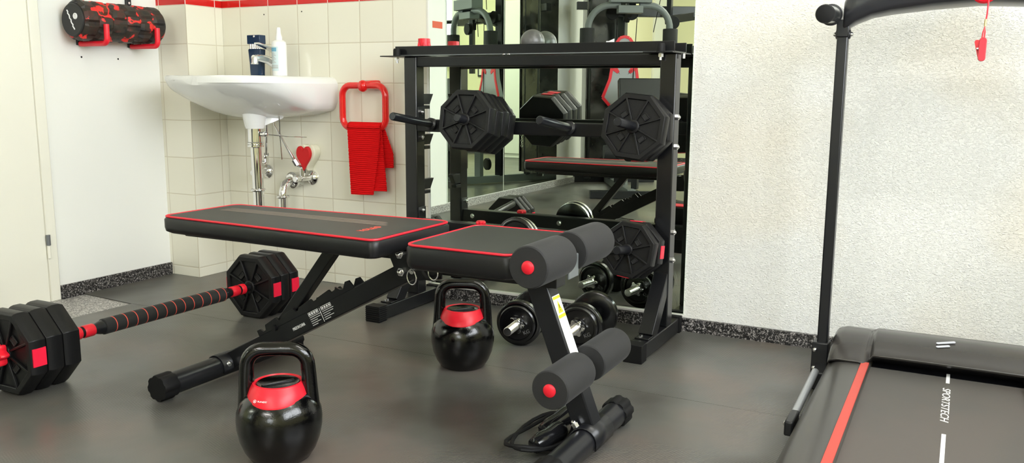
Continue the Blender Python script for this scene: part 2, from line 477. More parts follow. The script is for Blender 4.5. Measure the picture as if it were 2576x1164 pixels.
# ------------------------------------------------------------------ room
XL, XR, YR, ZC = -0.265, 3.75, -6.5, 2.45
struct('floor', MB().bb(XL - .1, XR + .1, YR - .1, .1, -.06, -.004), GRANF)
struct('ceiling', MB().bb(XL - .1, XR + .1, YR - .1, .1, ZC, ZC + .06), PANEL)
o = struct('wall_left', MB().bb(XL - .1, XL, YR, .1, -.05, ZC), WHITE)
h = MB().cyl((XL - .002, -.537, .877), (XL + .0006, -.537, .877), .0035, n=10); obj('screw_hole', h, BLK, o, world=False)
h = MB().cyl((XL - .002, -.381, .875), (XL + .0006, -.381, .875), .0035, n=10); obj('screw_hole', h, BLK, o, world=False)
struct('wall_back', MB().bb(XL - .1, XR + .1, .006, .1, -.05, ZC), CHIP)
struct('wall_right', MB().bb(XR, XR + .1, YR, .1, -.05, ZC), YELLOW)
struct('wall_rear', MB().bb(XL - .1, XR + .1, YR - .1, YR, -.05, ZC), YELLOW)
o = struct('trim_1', MB().bb(-.10, .897, -.002, .006, .0, ZC), TILE_B, bevel=.001, label='cream wall tiles behind the wash basin with a thin red course')
for hx, hz in ((.128, 1.057), (.322, 1.062)):
    obj('drill_hole', MB().cyl((hx, .0, hz), (hx, -.0026, hz), .0028, n=10), BLK, o, world=False)
struct('trim_2', MB().bb(XL, -.103, -.19, .006, 0, ZC), TILE_PF, label='front of the tiled pier in the corner')
struct('trim_3', MB().bb(-.103, -.10, -.19, -.002, 0, ZC), TILE_PS, label='side of the tiled pier')
# granite skirtings
struct('baseboard_left', MB().bb(XL, XL + .010, -.695, -.19, -.004, .048), GRAN, bevel=.002)
struct('baseboard_back', MB().bb(.897, XR, -.010, .006, -.004, .041), GRAN, bevel=.002)
struct('baseboard_left_2', MB().bb(XL, XL + .010, YR, -1.64, -.004, .048), GRANF, bevel=.002)  # lighter granite than the other skirtings, painting in its brighter light
struct('baseboard_rear', MB().bb(XL, XR, YR, YR + .010, -.004, .048), GRAN, bevel=.002)
struct('baseboard_right', MB().bb(XR - .010, XR, YR, 0, -.004, .048), GRAN, bevel=.002)
# ceiling boards joints
j = MB()
for i in range(40): j.bb(XL + .1 * i, XL + .1 * i + .006, YR, 0, ZC - .003, ZC + .001)
struct('trim_4', j, mat('board_joint', (.35, .32, .22), .7), label='joints between the ceiling boards')
# door in the left wall
d = struct('door_1', MB().bb(XL - .01, XL + .004, -1.585, -.737, -.004, 1.98), DOORP, bevel=.002, label='cream door in the left wall')
obj('door_frame', MB().bb(XL - .01, XL + .009, -.735, -.697, -.004, 2.02).bb(XL - .01, XL + .009, -1.63, -1.59, -.004, 2.02).bb(XL - .01, XL + .009, -1.63, -.697, 1.985, 2.02), DOORP, d, bevel=.003, world=False)
hg = obj('hinge', MB().cyl((XL + .013, -.733, .205), (XL + .013, -.733, .243), .0075, n=14), mat('hinge_grey', (.20, .21, .22), .4, metal=.5), d, world=False, label='grey lower door hinge')
obj('hinge_knuckle', MB().cyl((XL + .012, -.733, .158), (XL + .012, -.733, .204), .006, n=14), DOORP, hg, world=False, label='painted lower half of the hinge')
hd = MB().bb(XL + .004, XL + .012, -1.55, -1.51, .86, 1.02).cyl((XL + .012, -1.53, .97), (XL + .05, -1.53, .97), .009, n=12).cyl((XL + .05, -1.53, .97), (XL + .05, -1.42, .97), .009, n=12)
obj('door_handle', hd, BOLT, d, world=False)
# a second door further along, seen only in the mirror
d2 = struct('door_2', MB().bb(XL - .01, XL + .004, -5.95, -5.1, -.004, 1.98), mat('cream_door', (.80, .76, .52), .4), bevel=.002)
obj('door_frame', MB().bb(XL - .01, XL + .012, -6.0, -5.955, 0, 2.02).bb(XL - .01, XL + .012, -5.095, -5.05, 0, 2.02).bb(XL - .01, XL + .012, -6.0, -5.05, 1.985, 2.02), DOORP, d2, world=False)
# windows: one in the rear wall, one in the right wall
def window(name, c, w, hgt, nrm, lvl, leaf):
    n = V(nrm); a = V((0, 0, 1)).cross(n).normalized()
    c = V(c)
    P = glow_mat('daylight_' + name, lvl, leaf)
    R = Matrix((a, n, V((0, 0, 1)))).transposed()
    fr = MB()
    for sx in (-1, 0, 1): fr.box(c + a * sx * w / 2, (.06, .06, hgt + .06), R)
    for sz in (-1, 1): fr.box(c + V((0, 0, sz * hgt / 2)), (w + .06, .06, .06), R)
    f = struct(name, fr, WPLAS, bevel=.004)
    obj('pane', MB().box(c - n * .012, (w, .01, hgt), R), P, f, world=False)
    obj('window_sill', MB().box(c + n * .06 - V((0, 0, hgt / 2 + .05)), (w + .2, .16, .03), R), WPLAS, f, world=False, bevel=.004)
window('window_1', (XR - .02, -1.75, 1.60), 2.3, 1.15, (-1, 0, 0), WIN_RIGHT, 0.02)
window('window_2', (3.06, YR + .02, 1.72), 1.3, 1.1, (0, 1, 0), WIN_REAR, 1.42)
# ceiling lamps; the rear one is added to brighten the yellow walls
for lx, ly, lv_, lab in ((2.75, -1.30, LAMP, 'long white ceiling lamp over the treadmill'), (1.75, -4.6, LAMP_REAR_FILL, 'added white ceiling lamp brightening the room over the multi gym')):
    t = thing('ceiling_lamp', lab, 'ceiling lamp', (lx, ly, ZC))
    obj('lamp_housing', MB().bb(lx - .65, lx + .65, ly - .08, ly + .08, ZC - .05, ZC), WPLAS, t, bevel=.006)
    obj('diffuser', MB().bb(lx - .62, lx + .62, ly - .065, ly + .065, ZC - .068, ZC - .05), glow_mat('lamp_light', lv_, 'lamp'), t)

# rubber mats over the granite floor
m1 = MB().prism([(XL + .012, -.604, -.004), (.016, -.622, -.004), (XR, -.622, -.004), (XR, -.012, -.004), (-.098, -.012, -.004), (-.098, -.192, -.004), (XL + .012, -.192, -.004)], (0, 0, .004))
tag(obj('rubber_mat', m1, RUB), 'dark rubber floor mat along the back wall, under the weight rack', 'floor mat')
m2 = MB().prism([(XL + .012, -3.2, -.004), (XR, -3.2, -.004), (XR, -.6235, -.004), (.030, -.6235, -.004), (.022, -.86, -.004), (XL + .012, -.90, -.004)], (0, 0, .004))
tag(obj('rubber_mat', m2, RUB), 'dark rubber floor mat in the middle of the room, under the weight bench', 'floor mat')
m3 = MB().bb(XL + .012, XR, YR + .012, -3.203, -.004, 0)
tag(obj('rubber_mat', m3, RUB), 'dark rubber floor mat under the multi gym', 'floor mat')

# ------------------------------------------------------------------ mirrors
t = thing('wall_mirror', 'tall wall mirror behind the black weight rack', 'mirror', (1.39, .003, .05))
obj('mirror_glass', MB().bb(.906, 1.876, .0, .005, .052, 2.05), MIRR, t)
obj('bottom_channel', MB().bb(.906, 1.880, -.010, .006, .043, .0515), ALU, t, bevel=.001)
obj('edge_strip', MB().bb(.8975, .9055, -.003, .006, .043, 2.05), ALU, t)
for y0, y1, lab in ((-2.742, -1.995, 'frameless mirror panel on the left wall, nearer the door'), (-3.65, -2.752, 'frameless mirror panel on the left wall, beside the multi gym')):
    t = thing('wall_mirror', lab, 'mirror', (XL + .004, (y0 + y1) / 2, .06))
    obj('mirror_glass', MB().bb(XL + .002, XL + .006, y0, y1, .055, 2.05), MIRR, t)
    obj('edge_strip', MB().bb(XL, XL + .007, y0 - .004, y0 - .0005, .055, 2.05), ALU, t)
obj_ = obj('wall_sticker', MB().bb(XL, XL + .002, -1.95, -1.84, 1.135, 1.175), ORANGE)
tag(obj_, 'small orange red sticker on the white left wall by the mirror', 'sticker')

# ------------------------------------------------------------------ weight plates (octagonal)
def octa(R, y, rot=PI / 8):
    return [V((R * math.cos(rot + k * PI / 4), y, R * math.sin(rot + k * PI / 4))) for k in range(8)]

def plate_mesh(R, t, hole):
    """front face at y=0 looking to -y, back at y=t"""
    b = MB(); C = math.cos(PI / 8)
    Ro = R / C if False else R
    b.rings([octa(Ro * .80, .007), octa(Ro * .98, .007), octa(Ro, .30 * t), octa(Ro, .72 * t), octa(Ro * .955, t), octa(Ro * .5, t)])
    b.rings([octa(Ro * .80, .008), octa(Ro * .82, .0), octa(Ro * .955, .0), octa(Ro * .99, .008)], caps=False)
    b.lathe((0, 0.012, 0), (0, -1, 0), [(R * .20, 0), (R * .20, .012), (R * .17, .0145), (hole, .0145)], 24)
    for k in range(8):
        a = PI / 8 + k * PI / 4
        d = V((math.cos(a), 0, math.sin(a)))
        Rm = Matrix.Rotation(-a, 3, 'Y')
        b.box(d * (R * .50) + V((0, .0035, 0)), (R * .68, .0075, R * .055), Rm)
        for w in (-1, 1):
            pass
    for k in range(0, 8, 2):     # raised frames round the small openings
        a = k * PI / 4 + PI / 4
        Rm = Matrix.Rotation(-a, 3, 'Y')
        d = V((math.cos(a), 0, math.sin(a))); s = V((-math.sin(a), 0, math.cos(a)))
        for off, dim in (((.44, -.10), (.13, .03)), ((.44, .10), (.13, .03)), ((.51, 0), (.03, .22)), ((.37, 0), (.03, .20))):
            b.box(d * R * off[0] + s * R * off[1] + V((0, .0045, 0)), (R * dim[0], .005, R * dim[1]), Rm)
    return b

def plate_parts(root, R, t, hole, reds=(), world=False, M4=None):
    """adds the parts of one plate below root; M4 places them"""
    M4 = M4 or Matrix()
    body = obj('plate_body', plate_mesh(R, t, hole).xf(M4), PLAST, root, bevel=.0012, world=world)
    for k in range(0, 8, 2):
        a = k * PI / 4 + PI / 4
        d = V((math.cos(a), 0, math.sin(a)))
        op = MB().box(d * R * .44 + V((0, .0055, 0)), (R * .12, .004, R * .19), Matrix.Rotation(-a, 3, 'Y'))
        obj('plate_opening', op.xf(M4), BLK, root, world=world)
    for k in reds:
        a = k * PI / 4
        d = V((math.cos(a), 0, math.sin(a)))
        q = MB().box(d * (R * math.cos(PI / 8) - .0005) + V((0, t * .51, 0)), (.003, t * .62, R * .42), Matrix.Rotation(-a, 3, 'Y'))
        obj('red_label', q.xf(M4), REDV, root, world=world)
    return body

# ------------------------------------------------------------------ weight rack
rk = thing('weight_rack', 'black steel weight plate rack standing before the mirror', 'weight rack', (1.39, -.2, 0))
for s, x in (('l', .939), ('r', 1.851)):
    obj('upright', MB().bb(x - .0245, x + .0245, -.172, -.122, .05, .8765), UPR, rk, bevel=.003)
    obj('foot', MB().bb(x - .025, x + .025, -.385, -.035, .004, .05), STEEL, rk, bevel=.003)
    for yy in (-.3995, -.0325):
        cap = MB().bb(x - .028, x + .028, yy - .0115, yy + .0115 + (.02 if yy < -.2 else 0), .0, .054)
        if yy < -.2 and s == 'l':
            for i in range(7): cap.bb(x - .0292, x + .0292, yy - .0125, yy + .033, .004 + i * .007, .0075 + i * .007)
        obj('foot_cap', cap, RUBB, rk, bevel=.0015)
    obj('brace', MB().bar((x, -.155, .205), (x, -.285, .045), .044, .045, (0, 1, 1)).bb(x - .022, x + .022, -.335, -.27, .05, .0545), STEEL, rk, bevel=.002)
    for yy in (-.328, -.312):
        obj('bolt', MB().cyl((x - .008, yy, .0545), (x - .008, yy, .0585), .004, n=10), BOLT, rk)
# bolts on the outer side of the right upright and inner side of the left one
for z in (.690, .602, .343, .257):
    obj('bolt', MB().cyl((1.8755, -.147, z), (1.8815, -.147, z), .0095, n=6).sph((1.8815, -.147, z), .006, 10), BOLT, rk)
for z in (.690, .604, .349):
    obj('bolt', MB().cyl((.9635, -.150, z), (.9745, -.150, z), .0085, n=6).sph((.9745, -.150, z), .005, 10), BOLT, rk)
for z0, z1 in ((.588, .708), (.24, .36)): obj('side_plate', MB().bb(.9635, .967, -.168, -.124, z0, z1), STEEL, rk, bevel=.001)
for z in (.752, .612, .455):   # hooks behind the left upright
    hk = MB().prism([(.944, -.122, z), (.944, -.062, z), (.944, -.085, z - .036), (.944, -.122, z - .036)], (.018, 0, 0)).bb(.944, .964, -.122, -.088, z - .052, z - .040)
    obj('hook', hk, STEEL, rk, bevel=.001)
# cross beams
obj('crossbeam', MB().bb(.962, 1.828, -.170, -.130, .624, .666), STEEL, rk, bevel=.003)
obj('crossbeam', MB().bb(.962, 1.828, -.170, -.130, .272, .318), STEEL, rk, bevel=.003)
obj('crossbeam', MB().bb(.962, 1.828, -.165, -.125, .843, .876), STEEL, rk, bevel=.003)
for x in (1.012, 1.372):
    obj('bolt', MB().cyl((x, -.130, .296), (x, -.124, .296), .009, n=20).cyl((x, -.124, .296), (x, -.120, .296), .006, n=6), BOLT, rk)
# top tray
tr = MB().bb(.866, 1.863, -.150, -.034, .8805, .8845).bb(.866, 1.863, -.1535, -.1495, .8805, .913).bb(.866, 1.863, -.0345, -.0305, .8805, .913)
obj('tray', tr, STEEL, rk, bevel=.0012)
obj('tray_edge', MB().bb(.868, 1.861, -.1545, -.1525, .8808, .8838), GREYST, rk, label='grey lower edge of the tray')  # lighter grey strip along the lower front edge
obj('tray_flange', MB().bb(.838, .965, -.205, -.04, .8765, .8800), STEEL, rk, bevel=.0008)
obj('tray_flange', MB().bb(1.79, 1.880, -.225, -.04, .8765, .8800), STEEL, rk, bevel=.0008)
for x, y in ((.886, -.172), (1.833, -.190)):
    obj('rubber_stop', MB().lathe((x, y, .880), (0, 0, 1), [(.013, 0), (.0125, .020), (.010, .025)], 16), RUBB, rk)
    obj('stop_bolt', MB().cyl((x, y, .856), (x, y, .8765), .0045, n=10).cyl((x, y, .865), (x, y, .8745), .0085, n=6), BOLT, rk)
obj('stop_bolt', MB().cyl((.978, -.135, .862), (.978, -.135, .8765), .004, n=8), BOLT, rk)
obj('stop_bolt', MB().cyl((1.886, -.135, .862), (1.886, -.135, .8765), .005, n=8), BOLT, rk)
for x in (1.352, 1.370):
    obj('rivet', MB().sph((x - .058, -.155, .881), .0055, 12, (1, .6, .6)), BOLT, rk)
# pegs, tilted up
TILT = math.radians(8)
PD = V((0, -math.cos(TILT), math.sin(TILT)))
PEGS = {}
for i, (x, z, L) in enumerate(((1.026, .650, .235), (1.265, .650, .235), (1.540, .650, .225), (1.785, .650, .235), (1.052, .287, .215), (1.388, .287, .20), (1.785, .287, .215))):
    o_ = V((x, -.170, z))
    pg = obj('peg', MB().lathe(o_, PD, [(.0133, -.01), (.0133, L - .004), (.0110, L)], 20), STEEL2, rk)
    obj('peg_collar', MB().lathe(o_, PD, [(.021, 0), (.021, .012), (.014, .016)], 20), STEEL2, pg)
    PEGS[i] = o_

def peg_plate(peg, start, R, t, rot, reds, label, hole=.014):
    o_ = PEGS[peg]
    th = thing('weight_plate', label, 'weight plate', o_ + PD * start, 'plates on the weight rack')
    # plate hangs on the peg: hole a little larger than the peg
    M4 = Matrix.Rotation(-TILT, 4, 'X') @ Matrix.Rotation(rot, 4, 'Y')
    plate_parts(th, R, t, .0140, reds, world=False, M4=M4)
    return th
SIDE = ['nearest the room', 'second from the room', 'third from the room', 'nearest the mirror']
for i in range(4):
    peg_plate(1, .192 - i * .0435, .100, .042, .02 + .05 * (i % 2), (2,) if i in (1, 2) else (), 'octagonal black plate, upper left of the rack, %s in its four' % SIDE[i])
for i in range(2):
    peg_plate(3, .112 - i * .048, .104, .046, .10 - .15 * i, (6,) if i else (), 'octagonal black plate, upper right of the rack, %s one of two' % ('front' if i == 0 else 'rear'))
peg_plate(6, .130, .0885, .046, .12, (6,), 'octagonal black plate, lower right of the rack, front one of two')
peg_plate(6, .080, .092, .050, .02, (0, 2), 'octagonal black plate, lower right of the rack, rear one with red labels')
# two round iron discs on the lower middle peg
for i in range(2):
    o_ = PEGS[5] + PD * (.062 - i * .026)
    tt = thing('weight_plate', 'round iron disc on the lower bar of the rack, %s one' % ('outer' if i == 0 else 'inner'), 'weight plate', o_, 'plates on the weight rack')
    obj('plate_body', MB().lathe((0, 0, 0), PD, [(.0135, 0), (.064, 0), (.068, .003), (.068, .018), (.064, .021), (.056, .021), (.052, .017), (.026, .017), (.024, .021), (.0135, .021)], 40), IRON, tt, world=False)
    obj('plate_rim', MB().lathe((0, 0, 0), PD, [(.0675, .004), (.0685, .006), (.0685, .015), (.0675, .017)], 40, cap=False), BOLT, tt, world=False, label='worn bright metal rim')

def star_nut(name, o_, ax, m, R, r0, t, parent, label=None, n=6):
    b = MB(); ax = V(ax).normalized()
    x = V((1, 0, 0)) if abs(ax.x) < .9 else V((0, 1, 0))
    x = (x - ax * x.dot(ax)).normalized(); y = ax.cross(x)
    pts = []
    N_ = n * 8
    for i in range(N_):
        a = 2 * PI * i / N_
        r = R * (.84 + .16 * math.cos(n * a))
        pts.append(x * math.cos(a) * r + y * math.sin(a) * r)
    O = V(o_)
    b.rings([[O + p * .93 for p in pts], [O + p + ax * t * .15 for p in pts], [O + p + ax * t * .6 for p in pts], [O + p * .92 + ax * t * .75 for p in pts]])
    b.lathe(O, ax, [(r0 * 1.5, t * .6), (r0 * 1.45, t), (r0, t)], 20)
    return obj(name, b, m, parent, label=label)

t = thing('star_collar', 'red star collar lying on the top tray of the rack', 'collar', (.949, -.097, .8845), 'red star collars')
star_nut('collar_nut', (.949, -.097, .8848), (0, 0, 1), RED, .0255, .0145, .056, t)
obj('collar_grip', MB().lathe((.949, -.097, .8848), (0, 0, 1), [(.0205, .02), (.0195, .054), (.018, .0565), (.012, .0565)], 24), RED, t)
t = thing('star_collar', 'red star collar on the lower bar of the rack, behind the bench seat', 'collar', (1.207, -.152, .318), 'red star collars')
star_nut('collar_nut', (1.207, -.152, .318), (0, 0, 1), RED, .019, .0095, .0105, t)

# ------------------------------------------------------------------ wash basin and its fittings
BC, BW, BD, BT = .215, .275, .450, .812
def basin():
    b = MB(); nu, nv = 44, 34
    def plan(u, v):      # u -1..1 across, v 0..1 from wall to front
        hw = BW * max(1e-5, 1 - (max(0, v - .5) / .5) ** 2.6) ** (1 / 2.6)
        return BC + max(hw, .012) * u, -.002 - BD * v
    def topz(u, v):
        e = max(abs(u), abs((v - .56) / .44))
        dx, dv = abs(u) / .80, abs(v - .57) / .335
        q = (dx ** 3 + dv ** 3) ** (1 / 3)
        z = BT
        if q < 1: z -= .11 * (1 - q ** 3) ** .6
        edge = min(1 - abs(u), 1 - v)
        return z - .004 * max(0, 1 - edge / .04) ** 2 - .022 * max(0, (u - .86) / .14) ** 2.5
    def botz(u, v):
        side = .690 + .106 * max(0, (v - .30) / .70) ** .85
        mid = .655 + .122 * max(0, (v - .42) / .58) ** 1.6
        w = abs(u) ** 2.2
        z = mid * (1 - w) + side * w
        edge = max(0, (abs(u) - .90) / .10)
        z = z + .030 * edge ** 2.4 * (1 - .5 * v)
        return min(z, BT - .016 - .006 * (1 - v))
    VV = [j / 16 * .72 if j <= 16 else 1 - .28 * (1 - (j - 16) / (nv - 16)) ** 2.2 for j in range(nv + 1)]
    top = [[b.b.verts.new((*plan(-1 + 2 * i / nu, VV[j]), topz(-1 + 2 * i / nu, VV[j]))) for i in range(nu + 1)] for j in range(nv + 1)]
    bot = [[b.b.verts.new((*plan((-1 + 2 * i / nu) * .992, VV[j] * .996), botz(-1 + 2 * i / nu, VV[j]))) for i in range(nu + 1)] for j in range(nv + 1)]
    F = b.b.faces.new
    for j in range(nv):
        for i in range(nu):
            F((top[j][i], top[j][i + 1], top[j + 1][i + 1], top[j + 1][i]))
            F((bot[j][i], bot[j + 1][i], bot[j + 1][i + 1], bot[j][i + 1]))
    for i in range(nu):
        F((top[0][i], bot[0][i], bot[0][i + 1], top[0][i + 1])); F((top[nv][i], top[nv][i + 1], bot[nv][i + 1], bot[nv][i]))
    for j in range(nv):
        F((top[j][0], top[j + 1][0], bot[j + 1][0], bot[j][0])); F((top[j][nu], bot[j][nu], bot[j + 1][nu], top[j + 1][nu]))
    return b
wb = thing('wash_basin', 'white porcelain wash basin on the tiled wall', 'wash basin', (BC, 0, .65))
obj('bowl', basin(), CERAM, wb, bevel=.006, seg=3, ang=60)
obj('drain_neck', MB().lathe((.268, -.222, .662), (0, 0, -1), [(.046, -.02), (.044, 0), (.037, .035), (.034, .044)], 32), CERAM, wb)
obj('rib', MB().prism([(.276, -.215, .668), (.325, -.150, .668), (.325, -.150, .655), (.290, -.212, .628)], (.014, .009, 0)), CERAM, wb, bevel=.003)

tp = thing('drain_trap', 'chrome drain pipe and trap under the wash basin', 'drain pipe', (.268, -.222, .30))
P0 = V((.268, -.222, 0))
obj('drain_collar', MB().lathe((.268, -.222, .618), (0, 0, -1), [(.028, 0), (.028, .050), (.031, .053), (.031, .058), (.026, .060), (.031, .062), (.031, .068), (.021, .072)], 32), CHROME, tp)
obj('drain_pipe', MB().tube([(.268, -.222, .556), (.272, -.222, .385), (.272, -.222, .285)], .0205, 24), CHROME, tp)
obj('pipe_ring', MB().torus((.272, -.222, .386), (0, 0, 1), .0225, .006), CHROME, tp)
bend = [(.272, -.222, .30), (.274, -.222, .27)] + [(.274 + .016 * (1 - math.cos(a)) / 2, -.165 - .057 * math.cos(a), .27 - .05 * math.sin(a)) for a in [PI * i / 10 for i in range(1, 10)]] + [(.290, -.108, .27), (.290, -.108, .352)]
obj('u_bend', MB().tube(bend, .019, 20), CHROME, tp)
obj('pipe_ring', MB().torus((.290, -.108, .349), (0, 0, 1), .021, .006), CHROME, tp)
elb = [(.290, -.108, .345)] + [(.290 - .004 * i / 8, -.108 + .055 * (1 - math.cos(PI / 2 * i / 8)), .352 + .055 * math.sin(PI / 2 * i / 8)) for i in range(9)] + [(.285, -.03, .408), (.285, -.002, .408)]
obj('elbow', MB().tube(elb, .0175, 20), CHROME, tp)
obj('wall_rosette', MB().lathe((.285, -.004, .408), (0, -1, 0), [(.030, 0), (.030, .030), (.033, .034), (.033, .046), (.026, .054), (.018, .056)], 32), CHROME, tp)
obj('plug_lever', MB().cyl((.30, -.222, .598), (.318, -.222, .598), .009, n=16).sph((.320, -.222, .598), .0105, 14).tube([(.322, -.222, .597), (.345, -.14, .588), (.385, -.07, .583)], .0022, 8).tube([(.333, -.16, .68), (.333, -.16, .585), (.338, -.16, .50)], .0020, 8), CHROME, tp)
# angle valves and hoses
for lab, x, z, hs in (('chrome angle valve on the tiles, left of the two under the basin', .118, .432, [(.250, -.14, .69), (.238, -.13, .62), (.205, -.10, .53), (.150, -.045, .470)]),
                      ('chrome angle valve on the tiles, right of the two, below the red heart', .352, .418, [(.276, -.14, .69), (.276, -.125, .63), (.298, -.10, .56), (.318, -.080, .505), (.334, -.068, .470)])):
    t = thing('angle_valve', lab, 'valve', (x, -.002, z), 'angle valves')
    obj('rosette', MB().lathe((x, -.002, z), (0, -1, 0), [(.029, 0), (.028, .006), (.016, .016), (.010, .018)], 28), CHROME, t)
    vx = x - (0 if x < .2 else .012)
    obj('valve_body', MB().cyl((x, -.012, z), (vx, -.058, z), .011, n=16).cyl((vx, -.050, z - .004), (vx, -.050, z + .040), .010, n=16).cyl((vx, -.045, z + .022), (vx, -.045, z + .042), .0125, n=6), CHROME, t)
    obj('valve_handle', MB().cyl((vx, -.058, z), (vx - .004, -.076, z), .009, n=12).cyl((vx - .004, -.074, z), (vx - .005, -.088, z), .0135, n=8), CHROME, t, bevel=.002)
    e = hs[-1]
    obj('hose', MB().tube(hs[:-1] + [V(e), (vx, -.050, z + .046)], .0058, 10), CHROME, t)
    obj('hose_nut', MB().cyl(V(hs[-2]).lerp(V(e), .35), V(hs[-2]).lerp(V(e), .95), .0105, n=6), CHROME, t)
# heart sponge
def heart(c, w, hgt, y0, y1):
    pts = []
    for i in range(40):
        a = 2 * PI * i / 40
        x = 16 * math.sin(a) ** 3; z = 13 * math.cos(a) - 5 * math.cos(2 * a) - 2 * math.cos(3 * a) - math.cos(4 * a)
        pts.append((x / 33 * w, (z + 2.5) / 29 * hgt))
    b = MB()
    rs = []
    for f, y in ((.90, y0), (1, y0 + .004), (1, y1 - .004), (.92, y1)):
        rs.append([V((c[0] + p[0] * f, y, c[1] + p[1] * f)) for p in pts])
    b.rings(rs); return b
t = thing('heart_sponge', 'red heart on a cream backing above the valve under the basin', 'sponge', (.355, -.03, .45))
obj('heart_front', heart((.350, .497), .074, .096, -.056, -.040), HEARTR, t)
obj('heart_back', heart((.357, .500), .084, .102, -.041, -.0025), CREAM, t, label='cream coloured backing')

# faucet
t = thing('faucet', 'chrome single lever faucet on the wash basin', 'faucet', (.268, -.085, BT))
obj('faucet_body', MB().lathe((.268, -.080, BT), (0, 0, 1), [(.027, 0), (.025, .006), (.022, .03), (.023, .062), (.022, .075), (.016, .080)], 28), CHROME, t)
sp_ = [(.268, -.080, BT + .030), (.268, -.110, BT + .052), (.268, -.150, BT + .064), (.268, -.190, BT + .068), (.268, -.214, BT + .066)]
obj('spout', MB().tube(sp_, [.022, .018, .015, .0135, .012], 20), CHROME, t)
obj('aerator', MB().cyl((.268, -.207, BT + .068), (.268, -.209, BT + .046), .0125, n=20).torus((.268, -.209, BT + .046), (0, 0, 1), .0115, .0025), CHROME, t)
lv = MB()
lv.rings([[V((.268 + w * c_, y, z + tt * s_)) for c_, s_ in ((-1, -1), (1, -1), (1, 1), (-1, 1))] for w, y, z, tt in ((.016, -.060, BT + .086, .010), (.020, -.085, BT + .094, .011), (.015, -.130, BT + .106, .006), (.012, -.190, BT + .120, .004), (.010, -.200, BT + .121, .003))])
obj('lever', lv, CHROME, t, bevel=.004, seg=3)
# navy dispenser bottle
t = thing('soap_bottle', 'navy blue tapered bottle with a chrome neck on the wash basin', 'bottle', (.172, -.115, BT))
x0, y0 = .203, -.128
rs = []
for w, z in ((.022, .0), (.0265, .004), (.0285, .05), (.0335, .096), (.0335, .101), (.030, .104)):
    rs.append([p + V((x0, y0, 0)) for p in rrect(-w, w, -.017, .017, .010, BT + z)])
b = MB(); b.rings(rs); obj('bottle_body', b, NAVY, t)
b = MB().cyl((x0, y0, BT + .104), (x0, y0, BT + .124), .012, n=20)
for i in range(5): b.cyl((x0 - .022 + i * .011, y0 - .009, BT + .104), (x0 - .022 + i * .011, y0 - .009, BT + .124), .0048, n=12)
obj('bottle_neck', b, CHROME, t)
obj('bottle_cap', MB().bb(x0 - .0325, x0 + .0315, y0 - .017, y0 + .017, BT + .122, BT + .156), NAVY, t, bevel=.002)
obj('cap_stud', MB().sph((x0 + .006, y0 - .018, BT + .150), .0045, 12), CHROME, t)
# spray bottle
t = thing('spray_bottle', 'white spray bottle with a blue label on the wash basin', 'bottle', (.325, -.13, BT))
x0, y0 = .322, -.135
obj('bottle_body', MB().lathe((x0, y0, BT), (0, 0, 1), [(.024, 0), (.0275, .004), (.0275, .118), (.0255, .127), (.018, .133), (.012, .135)], 32), WPLAS, t)
obj('spray_head', MB().lathe((x0, y0, BT + .133), (0, 0, 1), [(.012, 0), (.0125, .012), (.0085, .026), (.0075, .044), (.006, .048)], 24), WPLAS, t)
def lab(z0, z1, a0, a1, m_, nm, lb=None):
    b = MB(); r = .0278; n = 12
    rs = [[V((x0 + r * math.cos(a), y0 + r * math.sin(a), z)) for a in [math.radians(a0 + (a1 - a0) * i / n) for i in range(n + 1)]] for z in (BT + z0, BT + z1)]
    b.rings(rs, close=False, caps=False)
    return obj(nm, b, m_, t, label=lb)
lb_ = lab(.020, .110, 190, 305, LPALE, 'bottle_label')
def lab2(z0, z1, a0, a1, m_):
    b = MB(); r = .0280; n = 10
    rs = [[V((x0 + r * math.cos(a), y0 + r * math.sin(a), z)) for a in [math.radians(a0 + (a1 - a0) * i / n) for i in range(n + 1)]] for z in (BT + z0, BT + z1)]
    b.rings(rs, close=False, caps=False); return b
obj('label_field', lab2(.092, .106, 200, 290, LBLUE), LBLUE, t)
b = lab2(.034, .036, 195, 300, LTEXT)
for k in range(9):
    z = .050 + k * .0045
    q = lab2(z, z + .0016, 203, 285 - (k % 3) * 9, LTEXT)
    tmp = bpy.data.meshes.new('tmp'); q.b.to_mesh(tmp); q.b.free(); b.b.from_mesh(tmp); bpy.data.meshes.remove(tmp)
for z in (.030, .0395):
    q = lab2(z, z + .0022, 195, 300, LTEXT)
    tmp = bpy.data.meshes.new('tmp'); q.b.to_mesh(tmp); q.b.free(); b.b.from_mesh(tmp); bpy.data.meshes.remove(tmp)
obj('label_print', b, LTEXT, t)

# ------------------------------------------------------------------ towel ring and towel
t = thing('towel_ring', 'glossy red towel ring on the tiled wall', 'towel ring', (.66, -.002, .78))
rp = []
for cx, cz, a0 in ((.705, .742, 0), (.583, .742, 90), (.583, .660, 180), (.705, .660, 270)):
    for i in range(9):
        a = math.radians(a0 + 90 * i / 8)
        rx = .038; rp.append((cx + rx * math.cos(a), -.046, cz + rx * math.sin(a)))
obj('ring', MB().tube(rp, .0125, 16, closed=True), REDG, t)
mt = MB()
mt.rings([[p + V((.662, 0, .783)) for p in [V((q.x, y, q.y)) for q in rrect(-w, w, -hh, hh, .010, 0)]] for w, hh, y in ((.030, .017, -.002), (.030, .017, -.026), (.024, .015, -.046), (.018, .012, -.056))])
obj('wall_mount', mt, REDG, t, bevel=.002)
obj('ring_clasp', MB().sph((.646, -.052, .778), .021, 20, (1, .85, 1.05)), REDG, t)
